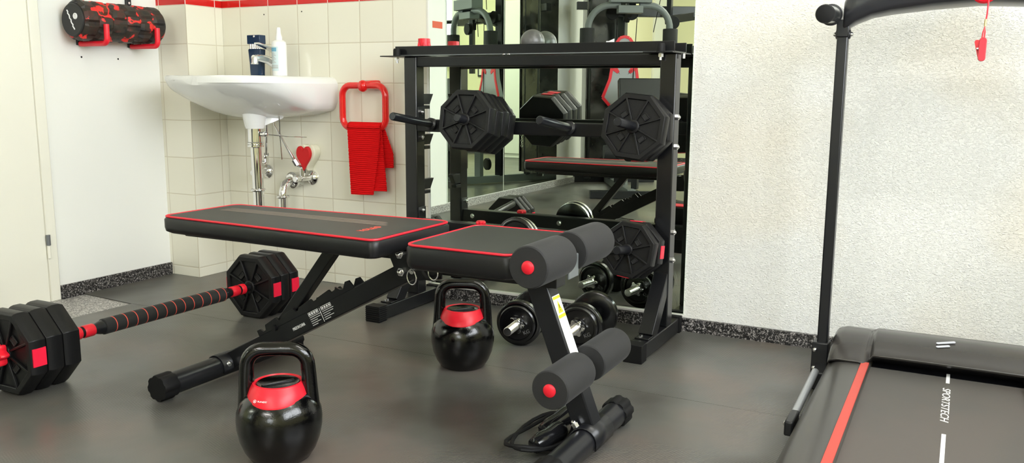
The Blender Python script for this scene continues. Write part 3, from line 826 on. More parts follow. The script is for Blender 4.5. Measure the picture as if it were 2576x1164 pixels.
def towel(outl, y, amp, ny=40, nx=14, th=.006, fold=0.0):
    """outl(v) -> x0, x1 ; v from 0 top to 1 bottom"""
    b = MB(); front = []; back = []
    for j in range(ny + 1):
        v = j / ny; x0, x1, z0, z1 = outl(v)
        r1, r2_ = [], []
        for i in range(nx + 1):
            u = i / nx
            yy = y + amp * math.sin(u * 7 + 1.5 * v) * v + fold * u * v - .0012 * (math.sin(v * ny * PI * .9))
            p = V((x0 + (x1 - x0) * u, yy, z0 + (z1 - z0) * u))
            r1.append(b.b.verts.new(p)); r2_.append(b.b.verts.new(p + V((0, th, 0))))
        front.append(r1); back.append(r2_)
    F = b.b.faces.new
    for j in range(ny):
        for i in range(nx):
            F((front[j][i], front[j][i + 1], front[j + 1][i + 1], front[j + 1][i])); F((back[j][i], back[j + 1][i], back[j + 1][i + 1], back[j][i + 1]))
        F((front[j][0], front[j + 1][0], back[j + 1][0], back[j][0])); F((front[j][nx], back[j][nx], back[j + 1][nx], front[j + 1][nx]))
    for i in range(nx):
        F((front[0][i], back[0][i], back[0][i + 1], front[0][i + 1])); F((front[ny][i], front[ny][i + 1], back[ny][i + 1], back[ny][i]))
    return b
t = thing('towel', 'red ribbed hand towel hung through the red towel ring', 'towel', (.65, -.05, .38))
obj('front_fold', towel(lambda v: (.580 + .008 * v, .728 - .038 * v ** 1.5, .626 - .254 * v, .626 - .251 * v), -.066, .003), TERRY, t, ang=70)
obj('middle_fold', towel(lambda v: (.655, .726 + .017 * v, .624 - .234 * v, .622 - .232 * v), -.054, .004, ny=30), TERRY, t, ang=70)
obj('back_fold', towel(lambda v: (.640, .728 + .034 * min(1, v * 1.6), .622 - .150 * v, .620 - .142 * v), -.036, .004, ny=20), TERRY, t, ang=70)
b = MB()
rs = []
for i in range(9):
    a = PI * i / 8
    rs.append([V((x, -.047 - .0175 * math.cos(a), .622 + .0185 * math.sin(a))) for x in [.580 + .149 * k / 10 for k in range(11)]])
b.rings(rs, close=False, caps=False)
tw = obj('top_fold', b, TERRY, t)
sm = tw.modifiers.new('thick', 'SOLIDIFY'); sm.thickness = .005; sm.offset = 1

# ------------------------------------------------------------------ foam roller on wall hooks
rx, rz, ry0, ry1, rr = -.186, 1.002, -.615, -.268, .071
t = thing('foam_roller', 'red and black camouflage foam roller on red wall hooks', 'foam roller', (rx, -.42, rz - rr))
b = MB(); n = 56; rings = []
ns = 30
for j in range(ns + 1):
    y = ry0 + (ry1 - ry0) * j / ns
    ring = []
    for i in range(n):
        a = 2 * PI * i / n
        k = 1.0 if (math.sin(a * 8 + (j // 5) * 2.3) > -.45 and (j % 5) not in (0,)) else .88
        if j in (0, ns): k = .86
        ring.append(V((rx + rr * k * math.cos(a), y, rz + rr * k * math.sin(a))))
    rings.append(ring)
b.rings(rings)
obj('roller_body', b, camo_mat(), t, ang=25)
ec = obj('end_cap', MB().lathe((rx, ry0 + .002, rz), (0, -1, 0), [(.058, 0), (.058, .006), (.055, .009)], 40), mat('matt_black_cap', (.020, .020, .020), .6), t)
sq = [(rx + .006 - .052 * i / 12 + .003 * math.sin(i * 2.1) + .02, ry0 - .0075, rz - .034 + .07 * i / 12) for i in range(13)]
sq = [(rx - .022 + .034 * i / 12 + .0025 * math.sin(i * 2.3), ry0 - .0082, rz + .034 - .068 * i / 12) for i in range(13)]
obj('cap_lettering', MB().tube(sq, .0022, 6), INK, ec, world=False).location = (0, 0, 0)
lg = MB().torus((rx + .020, ry0 - .0078, rz + .012), (0, 1, 0), .0085, .0028, 20, 6).prism([(rx + .012, ry0 - .0085, rz + .017), (rx + .028, ry0 - .0085, rz + .017), (rx + .020, ry0 - .0085, rz + .002)], (0, .002, 0))
obj('cap_logo', lg, INK, ec, world=False)
for y, lab_ in ((-.545, 'red wall hook under the near end of the foam roller'), (-.325, 'red wall hook under the far end of the foam roller')):
    t = thing('wall_hook', lab_, 'hook', (XL, y, .92), 'red wall hooks')
    pts = [(XL + .012, y, .924), (XL + .03, y, .923), (-.125, y, .923)] + [(-.125 + .017 * math.sin(a), y, .940 - .017 * math.cos(a)) for a in [PI / 2 * i / 5 for i in range(1, 6)]] + [(-.107, y, .986), (-.107, y, .990)]
    obj('hook_arm', MB().tube(pts, .0098, 14), RED, t)
    obj('wall_bracket', MB().bb(XL, XL + .012, y - .011, y + .011, .919, 1.115), STEEL2, t, bevel=.002)
    obj('bracket_screw', MB().cyl((XL + .012, y, 1.088), (XL + .0135, y, 1.088), .0045, n=12), BOLT, t)

# ------------------------------------------------------------------ barbell
bx, bz = .545, .1065
t = thing('barbell', 'black and red barbell with octagonal plates lying on the floor', 'barbell', (bx, -.88, 0))
PR = .1150     # corner radius: flat side on the floor
obj('bar', MB().cyl((bx, -1.475, bz), (bx, -.365, bz), .0115, n=20), STEEL2, t)
for y0, y1 in ((-1.128, -.680),):
    b = MB(); prof = []
    n = 13
    L = y1 - y0
    prof = [(.014, 0), (.0215, .001)]
    for k in range(n):
        a = L * k / n
        prof += [(.0225, a + .002), (.0225, a + L / n - .004), (.0205, a + L / n - .002)]
    prof += [(.014, L)]
    obj('foam_grip', MB().lathe((bx, y0, bz), (0, 1, 0), prof, 28), FOAM, t)
    for k in range(1, n + 1):
        obj('grip_ring', MB().torus((bx, y0 + L * k / n - .002 if k < n else y1 - .008, bz), (0, 1, 0), .0212, .0018, 24, 6), mat('coral_ring', (.78, .10, .07), .5) if k == 1 else bpy.data.materials['coral_ring'], t)
for s, e in ((-1, -1.128), (1, -.680)):
    yy = e
    obj('bar_neck', MB().lathe((bx, yy, bz), (0, s, 0), [(.019, 0), (.019, .010), (.0135, .028), (.0135, .05)], 20), STEEL2, t)
    yy += s * .030
    obj('red_sleeve', MB().lathe((bx, yy, bz), (0, s, 0), [(.0165, 0), (.0175, .002), (.0175, .030), (.0165, .032)], 20), RED, t)
    obj('sleeve_ring', MB().lathe((bx, yy, bz), (0, s, 0), [(.0155, .032), (.0155, .040)], 20), RUBB, t)
    obj('red_sleeve', MB().lathe((bx, yy, bz), (0, s, 0), [(.0165, .040), (.0175, .042), (.0175, .058), (.0150, .060)], 20), RED, t)
# plates: right (far) stack shows its inner face, left (near) stack its outer face
def bar_plates(ys, flip, reds):
    for k, (y, tt) in enumerate(ys):
        R4 = Matrix.Rotation(PI, 4, 'Z') if flip[k] else Matrix()
        M4 = Matrix.Translation((bx, y + (tt if flip[k] else 0), bz)) @ R4
        body = obj('weight_plate', plate_mesh(PR, tt, .012).xf(M4), PLAST, t, bevel=.0015)
        for q in range(0, 8, 2):
            a = q * PI / 4 + PI / 4
            op = MB().box(V((math.cos(a), 0, math.sin(a))) * PR * .44 + V((0, .0055, 0)), (PR * .12, .004, PR * .19), Matrix.Rotation(-a, 3, 'Y'))
            obj('plate_opening', op.xf(M4), BLK, body, world=False)
        for a8 in reds[k]:
            a = a8 * PI / 4
            q = MB().box(V((math.cos(a), 0, math.sin(a))) * (PR * math.cos(PI / 8) - .0006) + V((0, tt * .51, 0)), (.003, tt * .80, PR * .40), Matrix.Rotation(-a, 3, 'Y'))
            obj('red_label', q.xf(M4), REDV, body, world=False)
bar_plates([(-.566, .042), (-.522, .042), (-.478, .042)], [False, False, False], [(0, 4), (), (0, 4)])
bar_plates([(-1.408, .044), (-1.362, .044), (-1.316, .046)], [False, False, False], [(0, 4), (), ()])
star_nut('star_nut', (bx, -1.412, bz), (0, -1, 0), RED, .030, .0135, .030, t)
star_nut('star_nut', (bx, -.434, bz), (0, 1, 0), STEEL2, .030, .0135, .030, t)

# ------------------------------------------------------------------ kettlebells
def kettlebell(loc, rot, label, with_print):
    t = thing('kettlebell', label, 'kettlebell', (0, 0, 0), 'kettlebells')
    prof = [(.030, .0), (.056, .0), (.062, .003), (.074, .022), (.083, .045), (.0878, .070), (.0885, .088), (.0868, .104), (.080, .122), (.068, .138), (.052, .150), (.03, .155)]
    obj('body', MB().lathe((0, 0, 0), (0, 0, 1), prof, 64), KBM, t, world=False)
    hp = []
    for a in ((-.0655, .095), (-.0655, .12), (-.0650, .15), (-.0640, .18), (-.0625, .200)): hp.append((a[0], 0, a[1]))
    for i in range(1, 9):
        a = PI / 2 * i / 8
        hp.append((-.0625 + .036 * (1 - math.cos(a)), 0, .200 + .035 * math.sin(a)))
    hp += [(x, 0, .2352) for x in (-.013, 0, .013)]
    hp += [(-x, y, z) for x, y, z in reversed(hp[:13])]
    rad = [.021, .0185, .0165, .0155, .0152] + [.0150] * 8 + [.0142] * 3 + [.0150] * 8 + [.0152, .0155, .0165, .0185, .021]
    obj('handle', MB().tube(hp, rad, 20), KBM, t, world=False)
    # red collar, lower at the front than at the sides
    n = 64
    def ring(rx_, ry_, z, dip): return [V((rx_ * math.cos(2 * PI * i / n), ry_ * math.sin(2 * PI * i / n), z - dip * math.sin(2 * PI * i / n) ** 2)) for i in range(n)]
    b = MB()
    b.rings([ring(.050, .050, .132, .0), ring(.064, .0745, .1345, .0045), ring(.0635, .0745, .138, .0045), ring(.057, .060, .1565, .002), ring(.0515, .0515, .1655, 0), ring(.0475, .0475, .1665, 0), ring(.0455, .0455, .1620, 0), ring(.044, .044, .150, 0)])
    rc = obj('red_collar', b, RED, t, world=False)
    tp_ = obj('top_cap', MB().lathe((0, 0, .150), (0, 0, 1), [(.0452, 0), (.0452, .0130), (.043, .0145), (.036, .0115), (.005, .0110)], 40), KBM, t, world=False)
    obj('cap_rib', MB().box((0, 0, .1622), (.070, .006, .004), Matrix.Rotation(.55, 3, 'Z')), KBM, tp_, world=False, bevel=.001)
    if with_print:
        fr_ = frame((-.020, -.0645, .1435), (.955, -.30, 0), (.15, .55, .82))
        m4 = Matrix.Translation((0, -.0004, .0003)) @ fr_
        text('collar_lettering', 'PLANEFIT', .0050, m4, INK, rc, extr=.0003)
        lgm = Matrix.Translation(V(fr_.to_3x3() @ V((-.0165, 0, .0003)))) @ m4
        lo = MB().torus((0, 0, 0), (0, 0, 1), .0030, .0004, 20, 6).prism([(-.0014, -.0013, -.0004), (.0014, -.0013, -.0004), (0, .0017, -.0004)], (0, 0, .0008)).xf(lgm)
        obj('collar_logo', lo, INK, rc, world=False)
    t.location = loc; t.rotation_euler = (0, 0, rot)
    return t
kettlebell((1.412, -1.366, 0), math.radians(32), 'black kettlebell with a red collar in front of the bench, nearest the camera', True)
kettlebell((1.435, -.655, 0), math.radians(23), 'black kettlebell with a red collar behind the bench, before the mirror', False)

# ------------------------------------------------------------------ weight bench
BY = -1.022
t = thing('weight_bench', 'black weight bench with red piped pads', 'weight bench', (1.45, BY, 0))
def pad(name, x0, x1, w0, w1, z0, z1, r, parent, seg=8):
    b = MB()
    def outline(ins, z):
        pts = rrect(x0 + ins, x1 - ins, -.5, .5, r, z, seg)
        out = []
        for p in pts:
            f = (p.x - x0) / (x1 - x0); w = w0 + (w1 - w0) * f - 2 * ins
            # keep corner radius true: p.y in -.5...5, scale the straight part
            s = 1 if p.y > 0 else -1
            d_ = .5 - abs(p.y)
            out.append(V((p.x, BY + s * (w / 2 - d_), z)))
        return out
    b.rings([outline(.012, z0), outline(.002, z0 + .006), outline(0, z0 + .016), outline(0, z1 - .010), outline(.004, z1 - .003), outline(.016, z1), outline(.05, z1 + .001)])
    o = obj(name, b, LEATH, parent, ang=50)
    b2 = MB(); b2.rings([outline(.010, z1 - .0005), outline(.03, z1 + .0012), outline(.05, z1 + .0017)], caps=True)
    obj('pad_top', b2, LEATHT, o, world=False)
    obj('piping', MB().tube(outline(.004, z1 - .0022), .0028, 8, closed=True), REDP, o, world=False)
    return o
bp1 = pad('back_pad', .835, 1.530, .262, .322, .400, .446, .022, t)
# round the head-end corners of the seat
sp1 = pad('seat_pad', 1.600, 1.868, .318, .318, .388, .444, .026, t)
st = []
for k in range(3):
    y = BY + .012 + k * .017
    obj('pad_stripe', MB().prism([(.90, y - .0055, .4474), (1.43 - .012 * k, y - .0055, .4474), (1.44 - .012 * k, y, .4474), (1.43 - .012 * k, y + .0055, .4474), (.90, y + .0055, .4474)], (0, 0, .0006)), STRIPE, bp1, world=False)
text('pad_lettering', 'YOLEO', .024, frame((1.437, BY - .052, .4482), (0.02, 1, 0), (-1, 0.02, 0)), ORINK, bp1, extr=.0004).location = (0, 0, 0)
# frame under the back pad
obj('pad_frame', MB().bb(.895, 1.545, BY - .022, BY + .022, .376, .400).bb(.885, 1.44, BY - .10, BY + .10, .392, .4005), STEEL, t, bevel=.002)
obj('hinge_bracket', MB().prism([(1.47, 0, .400), (1.62, 0, .400), (1.62, 0, .345), (1.56, 0, .335), (1.50, 0, .335)], (0, .005, 0)).xf(Matrix.Translation((0, BY - .034, 0))).prism([(1.47, BY + .029, .400), (1.62, BY + .029, .400), (1.62, BY + .029, .345), (1.56, BY + .029, .335), (1.50, BY + .029, .335)], (0, .005, 0)), STEEL, t, bevel=.001)
obj('seat_rail', MB().bb(1.50, 1.90, BY - .024, BY + .024, .352, .388), STEEL, t, bevel=.002)
obj('end_cap', MB().bb(1.925, 1.930, BY - .026, BY + .026, .375, .425), GREYST, t, bevel=.002, label='grey end plate below the upper foam rollers')
# inclined rear beam
pA, pB = V((1.545, BY, .3655)), V((.915, BY, .0330))
bm = MB().bar(pA, pB, .046, .047, (0, 0, 1)); obj('rear_beam', bm, STEEL, t, bevel=.003)
u_ = (pA - pB).normalized(); n_ = V((-u_.z, 0, u_.x))
# ratchet plates along the top of the beam
def onb(s_, h_, y): return pB + u_ * s_ + n_ * h_ + V((0, y, 0))
prof = [(.165, .020), (.165, .046), (.178, .046), (.186, .030), (.196, .032), (.200, .052)]
s0 = .200
for k in range(4):
    a = s0 + k * .066
    prof += [(a, .052), (a + .044, .060), (a + .050, .042), (a + .058, .042), (a + .066, .054)]
prof += [(s0 + .264, .058), (s0 + .276, .040), (s0 + .286, .036), (s0 + .300, .058), (s0 + .312, .056), (s0 + .318, .026), (s0 + .318, .020)]
for y in (-.024, .018):
    obj('ratchet_plate', MB().prism([onb(a, .0235 + (h_ - .0235) * .62, y) for a, h_ in prof], (0, .006, 0)), STEEL, t, bevel=.0006)
obj('support_strut', MB().bar((1.292, BY, .385), (1.108, BY, .158), .030, .030, (1, 0, 0)), STEEL, t, bevel=.002)
obj('strut_pin', MB().cyl((1.108, BY - .032, .160), (1.108, BY + .032, .160), .008, n=14), STEEL, t)
# beam print
yf = -.0236
bl = frame(pB + u_ * .306 + n_ * -.003 + V((0, yf, 0)), u_, n_) @ Matrix.Diagonal((.58, 1, 1, 1))
text('beam_lettering', 'MADE IN CHINA', .0115, bl, INK, t, extr=.0004, spacing=.9)
q = MB()
for bxs, bw in ((.368, .034), (.414, .034)):
    for a, h_, w_, hh in ((0, .017, bw, .0010), (0, .0085, bw, .0010), (-bw / 2, .01275, .001, .0095), (bw / 2, .01275, .001, .0095)):
        q.box(onb(bxs + a, h_, yf), (w_, .0007, hh), Matrix((u_, V((0, 1, 0)), n_)).transposed())
    for k in range(4):
        q.box(onb(bxs - bw / 2 + .005 + k * .008, .0128, yf), (.005, .0007, .0045), Matrix((u_, V((0, 1, 0)), n_)).transposed())
    for k in range(5):
        ww = bw * (1, .92, .6, .85, .5)[k] * 1.15
        q.box(onb(bxs - bw / 2 + ww / 2, .0045 - k * .0052, yf), (ww, .0007, .0013), Matrix((u_, V((0, 1, 0)), n_)).transposed())
q.box(onb(.3915, -.002, yf), (.0010, .0007, .036), Matrix((u_, V((0, 1, 0)), n_)).transposed())
obj('beam_label', q, INK, t)
# rear and front stabiliser tubes
def ridged_cap(c, s, r):
    b = MB(); n = 40; pts = []
    for i in range(n):
        a = 2 * PI * i / n; k = 1 + .045 * (1 if i % 5 in (0, 1, 2) else -1)
        pts.append(V((r * k * math.cos(a), 0, r * k * math.sin(a))))
    c = V(c)
    b.rings([[c + p * .97 for p in pts], [c + p + V((0, s * .004, 0)) for p in pts], [c + p + V((0, s * .040, 0)) for p in pts], [c + p * .94 + V((0, s * .046, 0)) for p in pts]])
    return b
for x, y0, y1, cx in ((.922, -1.268, -.765, .922), (1.978, -1.270, -.845, 1.978)):
    r = .0285
    obj('stabiliser_tube', MB().cyl((x, y0 + .02, .0335), (x, y1 - .02, .0335), r, n=32), STEEL2, t)
    obj('tube_cap', ridged_cap((x, y0, .0335), 1, .0325), RUBB, t)
    obj('tube_cap', ridged_cap((x, y1, .0335), -1, .0325), RUBB, t)
# saddles where beam and post meet the tubes
def saddle(x, ya, yb, r):
    b = MB(); rs = []
    for k in range(13):
        a = math.radians(-25 + 230 * k / 12)
        rs.append((x + r * math.cos(a), .0335 + r * math.sin(a)))
    b.rings([[V((p[0], y, p[1])) for p in rs] for y in (ya, yb)], close=False, caps=False)
    return b
for x, ya, yb in ((.922, BY - .055, BY + .055), (1.978, BY - .050, BY + .050)):
    sd = obj('saddle', saddle(x, ya, yb, .0300), STEEL2, t)
    sm = sd.modifiers.new('thick', 'SOLIDIFY'); sm.thickness = .003; sm.offset = 1
obj('bolt', MB().cyl((.949, BY - .040, .043), (.956, BY - .040, .046), .009, n=6).sph((.957, BY - .040, .047), .005, 10), BOLT, t)
obj('bolt', MB().cyl((1.957, BY - .035, .060), (1.952, BY - .036, .068), .008, n=6).sph((1.951, BY - .036, .069), .006, 10), BOLT, t)
# front post
q0, q1 = V((1.970, BY, .050)), V((1.845, BY, .372))
obj('front_post', MB().bar(q0, q1, .046, .048, (1, 0, 0)), STEEL2, t, bevel=.003)
pu = (q1 - q0).normalized(); pn = V((pu.z, 0, -pu.x))
def onp(s_, y, h_): return q0 + pu * s_ + V((0, y, 0)) + pn * h_
RP = Matrix((V((0, 1, 0)), pn, pu)).transposed()
sk = obj('warning_sticker', MB().box(onp(.218, .0, .0247), (.036, .0008, .150), RP), WPLAS, t, label='white warning sticker with a yellow head')
obj('sticker_band', MB().box(onp(.288, 0, .0252), (.034, .0006, .006), RP).box(onp(.247, 0, .0252), (.034, .0006, .007), RP), YEL, sk, world=False)
tri = [onp(.254, -.011, .0250), onp(.254, .011, .0250), onp(.281, 0, .0250)]
obj('warning_triangle', MB().prism(tri, pn * .0008), YEL, sk, world=False)
obj('warning_mark', MB().box(onp(.268, 0, .0259), (.002, .0006, .009), RP).box(onp(.2595, 0, .0259), (.002, .0006, .002), RP), BLK, sk, world=False)
tm = frame(onp(.192, .008, .0253), -pu, V((0, 1, 0)))
text('sticker_lettering', 'WARNING', .0105, tm, mat('faint_print', (.60, .55, .42), .5), sk, extr=.0002, spacing=1.4).location = (0, 0, 0)
fm = MB()
for k in range(3): fm.box(onp(.185, -.010 + k * .006, .0252), (.0008, .0003, .085), RP)
obj('fine_print', fm, LTEXT, sk, world=False)
# foam rollers
for x, z, r, tag_ in ((1.907, .426, .0435, 'upper'), (1.957, .184, .0405, 'lower')):
    obj('roller_tube', MB().cyl((x, -1.19, z), (x, -.83, z), .0125, n=16), STEEL2, t)
    for ya, yb in ((-1.195, -1.050), (-1.000, -.835)):
        L = yb - ya
        ro = obj('foam_roller_pad', MB().lathe((x, ya, z), (0, 1, 0), [(r * .55, .0), (r * .93, .0005), (r * .985, .003), (r, .009), (r, L - .009), (r * .985, L - .003), (r * .93, L - .0005), (r * .5, L)], 40), FOAM, t, ang=28)
        if ya < -1.1:
            obj('red_plug', MB().lathe((x, ya + .001, z), (0, -1, 0), [(.0135, 0), (.0135, .003), (.0115, .005), (.004, .006)], 24), RED, ro, world=False)
# bolts, pins and pull rings on the near side
for x, z in ((1.511, .393), (1.514, .352)):
    obj('bolt', MB().cyl((x, BY - .030, z), (x, BY - .043, z), .0105, n=6).sph((x, BY - .044, z), .007, 12), BOLT, t)
for x, z in ((1.548, .354), (1.606, .371)):
    obj('lock_pin', MB().cyl((x, BY - .028, z + .004), (x, BY - .048, z + .004), .0065, n=16).torus((x, BY - .047, z - .010), (.3, 1, 0), .0165, .0016, 28, 8), BOLT, t)
obj('adjuster_strap', MB().tube([(1.566, BY - .03, .372), (1.570, BY - .036, .356), (1.582, BY - .038, .345), (1.602, BY - .038, .345), (1.618, BY - .036, .358), (1.622, BY - .03, .374)], .006, 8, flat=.35), RUBB, t)
obj('snap_hook', MB().torus((1.622, BY - .04, .378), (0, 1, .3), .010, .0016, 20, 8), BOLT, t)

# ------------------------------------------------------------------ dumbbells
def dumbbell(loc, rot, label, near, far):
    """axis along local y, near end at -y; discs given as (radius, thickness)"""
    t = thing('dumbbell', label, 'dumbbell', (0, 0, 0), 'chrome bar dumbbells')
    zc = max(r for r, _ in near + far)
    obj('handle_bar', MB().cyl((0, -.165, zc), (0, .165, zc), .0125, n=20), CHROME, t, world=False)
    obj('hand_grip', MB().lathe((0, -.055, zc), (0, 1, 0), [(.0125, 0), (.0150, .004), (.0165, .055), (.0150, .106), (.0125, .11)], 20), RUBB, t, world=False)
    for s, lst in ((-1, near), (1, far)):
        y = .060
        for r, th in lst:
            d_ = obj('weight_disc', MB().lathe((0, s * y, zc), (0, s, 0), [(.013, 0), (r * .93, 0), (r, .003), (r, th - .003), (r * .94, th), (r * .86, th), (r * .80, th - .006), (r * .42, th - .006), (r * .38, th), (.013, th)], 48), IRON, t, world=False)
            y += th + .001
        text('disc_lettering', 'KG', .016, frame((.030, s * (y - .0062), zc - .022), (-s, 0, .5), (.5, 0, 1)), mat('relief_paint', (.10, .10, .10), .3) if 'relief_paint' not in bpy.data.materials else bpy.data.materials['relief_paint'], d_, extr=.0012)
        star_nut('star_collar', (0, s * y, zc), (0, s, 0), CHROME, .028, .0135, .018, t)
        b = MB(); e = .182; L = e - y - .014
        prof = []
        for k in range(int(L / .003)):
            prof += [(.0132, k * .003), (.0118, k * .003 + .0015)]
        b.lathe((0, s * (y + .014), zc), (0, s, 0), prof, 20)
        obj('threaded_end', b, THREAD, t, world=False)
    t.location = loc; t.rotation_euler = (0, 0, rot)
    return t
dumbbell((1.475, -.335, 0), math.radians(8.5), 'black disc dumbbell on the floor beside the kettlebell, left of the bench post', [(.070, .022), (.058, .014)], [(.070, .022), (.058, .014)])
dumbbell((1.660, -.286, 0), math.radians(4.5), 'black disc dumbbell on the floor right of the bench post, before the mirror', [(.070, .020), (.062, .018)], [(.074, .024), (.058, .012)])

# ------------------------------------------------------------------ skipping rope lying by the bench foot
t = thing('skipping_rope', 'black skipping rope coiled on the floor beside the bench foot', 'skipping rope', (1.87, -1.03, 0))
pts = []
for i in range(46):
    a = 2 * PI * i / 22 + .6
    f = 1 + .10 * math.sin(i * .7)
    pts.append((1.866 + .058 * f * math.cos(a), -1.035 + .115 * f * math.sin(a), .010 + .010 * (1 + math.sin(i * .55))))
obj('rope', MB().tube(pts, .0045, 8), RUBB, t)
obj('rope', MB().tube([pts[-1], (1.875, -.96, .03), (1.865, -.93, .045), (1.90, -.94, .05)], .0045, 8), RUBB, t)
for c, d_ in ((V((1.893, -1.065, .026)), V((.25, 1, .12))), (V((1.878, -.985, .030)), V((.3, 1, .25)))):
    d_.normalize()
    obj('rope_handle', MB().lathe(c - d_ * .05, d_, [(.008, 0), (.017, .006), (.0215, .03), (.019, .055), (.022, .08), (.019, .098), (.010, .104)], 20), mat('gloss_black_handle', (.008, .008, .009), .15) if 'gloss_black_handle' not in bpy.data.materials else bpy.data.materials['gloss_black_handle'], t)

# ------------------------------------------------------------------ treadmill
t = thing('treadmill', 'black treadmill with red deck strips facing the plaster wall', 'treadmill', (2.645, -.8, 0))
TX = 2.645; YE = -1.62
for s in (-1, 1):
    def X_(v): return TX + s * v
    # side rail: rounded outer flank
    prof = [(.168, .030), (.168, .088), (.176, .097), (.190, .101), (.225, .100), (.248, .096), (.262, .086), (.276, .062), (.284, .030)]
    b = MB(); b.rings([[V((X_(p[0]), y, p[1])) for p in prof] for y in (-.34, -.44, YE + .05, YE)])
    rl = obj('side_rail', b, RAIL, t, bevel=.002, ang=30)
    obj('red_strip', MB().bb(X_(.170), X_(.189), YE + .01, -.425, .098, .1035), CORAL, t, bevel=.001)
    obj('post', MB().bb(X_(.300) - .0135, X_(.300) + .0135, -.300, -.268, .012, .935), STEEL2, t, bevel=.004, seg=3)
    obj('post_bracket', MB().bb(X_(.303) - .021, X_(.303) + .021, -.312, -.262, .004, .105).bb(X_(.275), X_(.31), -.40, -.255, .004, .05), STEEL2, t, bevel=.003)
    for y, z in ((-.314, .085), (-.314, .035), (-.280, .095)):
        obj('bolt', MB().sph((X_(.303) - .012, y, z), .0065, 12), BOLT, t)
    obj('lift_rod', MB().cyl((X_(.300), -.395, .050), (X_(.296), -.72, .046), .0095, n=14), GREYR, t)
    obj('rod_bracket', MB().bb(X_(.286), X_(.305), -.80, -.715, .022, .056), STEEL2, t, bevel=.004)
    obj('bolt', MB().sph((X_(.306), -.775, .042), .006, 12), BOLT, t)
    obj('floor_foot', MB().bb(X_(.18), X_(.27), YE + .05, YE + .14, 0, .034).bb(X_(.18), X_(.27), -.30, -.20, 0, .034), RUBB, t, bevel=.004)
    # handle tube on top of the post
    hx = X_(.326)
    obj('hand_tube', MB().cyl((hx, -.425, .953), (hx, -.20, .966), .0212, n=28), mat('grey_gloss_tube', (.030, .032, .033), .16, spec=.8), t)
    obj('tube_ring', MB().lathe((hx + s * .004, -.292, .961), (0, -1, -.06), [(.024, 0), (.027, .003), (.027, .010), (.024, .013)], 28), CONS, t)
    obj('tube_cap', MB().lathe((hx, -.424, .953), V((0, -1, -.04)), [(.0215, -.004), (.0225, 0), (.0225, .010), (.020, .016), (.01, .018)], 28), RUBB, t)
    obj('post_clamp', MB().cyl((X_(.300) - .018, -.284, .912), (X_(.300) + .018, -.284, .912), .012, n=16).bb(X_(.300) - .0155, X_(.300) + .0155, -.303, -.265, .904, .948), STEEL2, t, bevel=.003)
    for q in (-1, 1): obj('bolt', MB().sph((X_(.300) + q * .019, -.284, .912), .006, 12), BOLT, t)
obj('deck', MB().bb(TX - .17, TX + .17, YE + .02, -.20, .040, .080), STEEL2, t)
b = MB().bb(TX - .168, TX + .168, YE + .015, -.40, .0815, .0855)
be = obj('belt', b, BELT, t)
obj('rear_roller', MB().cyl((TX - .165, YE + .015, .062), (TX + .165, YE + .015, .062), .022, n=24), RUBB, t)
# motor hood: wide body with a raised centre between two ridges
hp = [(-.150, .004), (-.105, .030), (-.105, .060), (-.140, .105), (-.200, .133), (-.270, .150), (-.335, .149), (-.390, .136), (-.425, .120), (-.440, .112), (-.436, .106)]
xs = [(-.268, .90), (-.262, .96), (-.245, 1.0), (-.195, 1.0), (-.186, .985), (-.180, .93), (-.172, 1.0), (-.165, 1.02), (0, 1.03), (.165, 1.02), (.172, 1.0), (.180, .93), (.186, .985), (.195, 1.0), (.245, 1.0), (.262, .96), (.268, .90)]
rings = []
for x, k in xs:
    ring = []
    for i, (y, z) in enumerate(hp):
        front = max(0, (-.20 - y) / .24)
        dip = 1 - (1 - k) * (1.0 if abs(x) > .21 else front)
        yy = y + (.032 * front if abs(x) < .175 else 0)
        zz = z * dip + (.004 * front if abs(x) < .17 else -.006 * front)
        ring.append(V((TX + x, yy, zz)))
    rings.append(ring)
b = MB(); b.rings(rings)
ho = obj('motor_hood', b, HOOD, t, bevel=.002, ang=40)
def slash(cx, y, w):
    pts = []
    for c_, s_ in ((cx + w / 2, 1), (cx - w / 2, -1)):
        for i in range(7):
            a = math.radians(-90 + 180 * i / 6) if s_ > 0 else math.radians(90 + 180 * i / 6)
            pts.append(V((c_ + .0045 * math.cos(a), .0045 * math.sin(a) + .42 * (c_ - cx), 0)))
    mm = frame((0, y[0], y[1]), (1, 0, 0), (0, .968, .25))
    return [mm @ p for p in pts]
nz = V((0, -.24, .97))
q = MB().prism(slash(2.640, (-.330, .1527), .034), nz * .0012).prism(slash(2.6345, (-.350, .1478), .022), nz * .0012)
obj('hood_logo', q, mat('grey_logo', (.50, .51, .57), .4), ho, world=False)
# belt print
Zb = .0857
for y0_, y1_ in ((-.446, -.370), (-1.12, -.796)):
    obj('belt_mark', MB().bb(2.6475, 2.6555, y0_, y1_, Zb - .0004, Zb + .0003), INK, be, world=False)
text('belt_lettering', 'SPORTSTECH', .0235, frame((2.6495, -.602, Zb), (0, -1, 0), (1, 0, 0)) @ Matrix.Diagonal((1.66, 1, 1, 1)), INK, be, extr=.0003, spacing=1.0, shear=.25).location = (0, 0, 0)
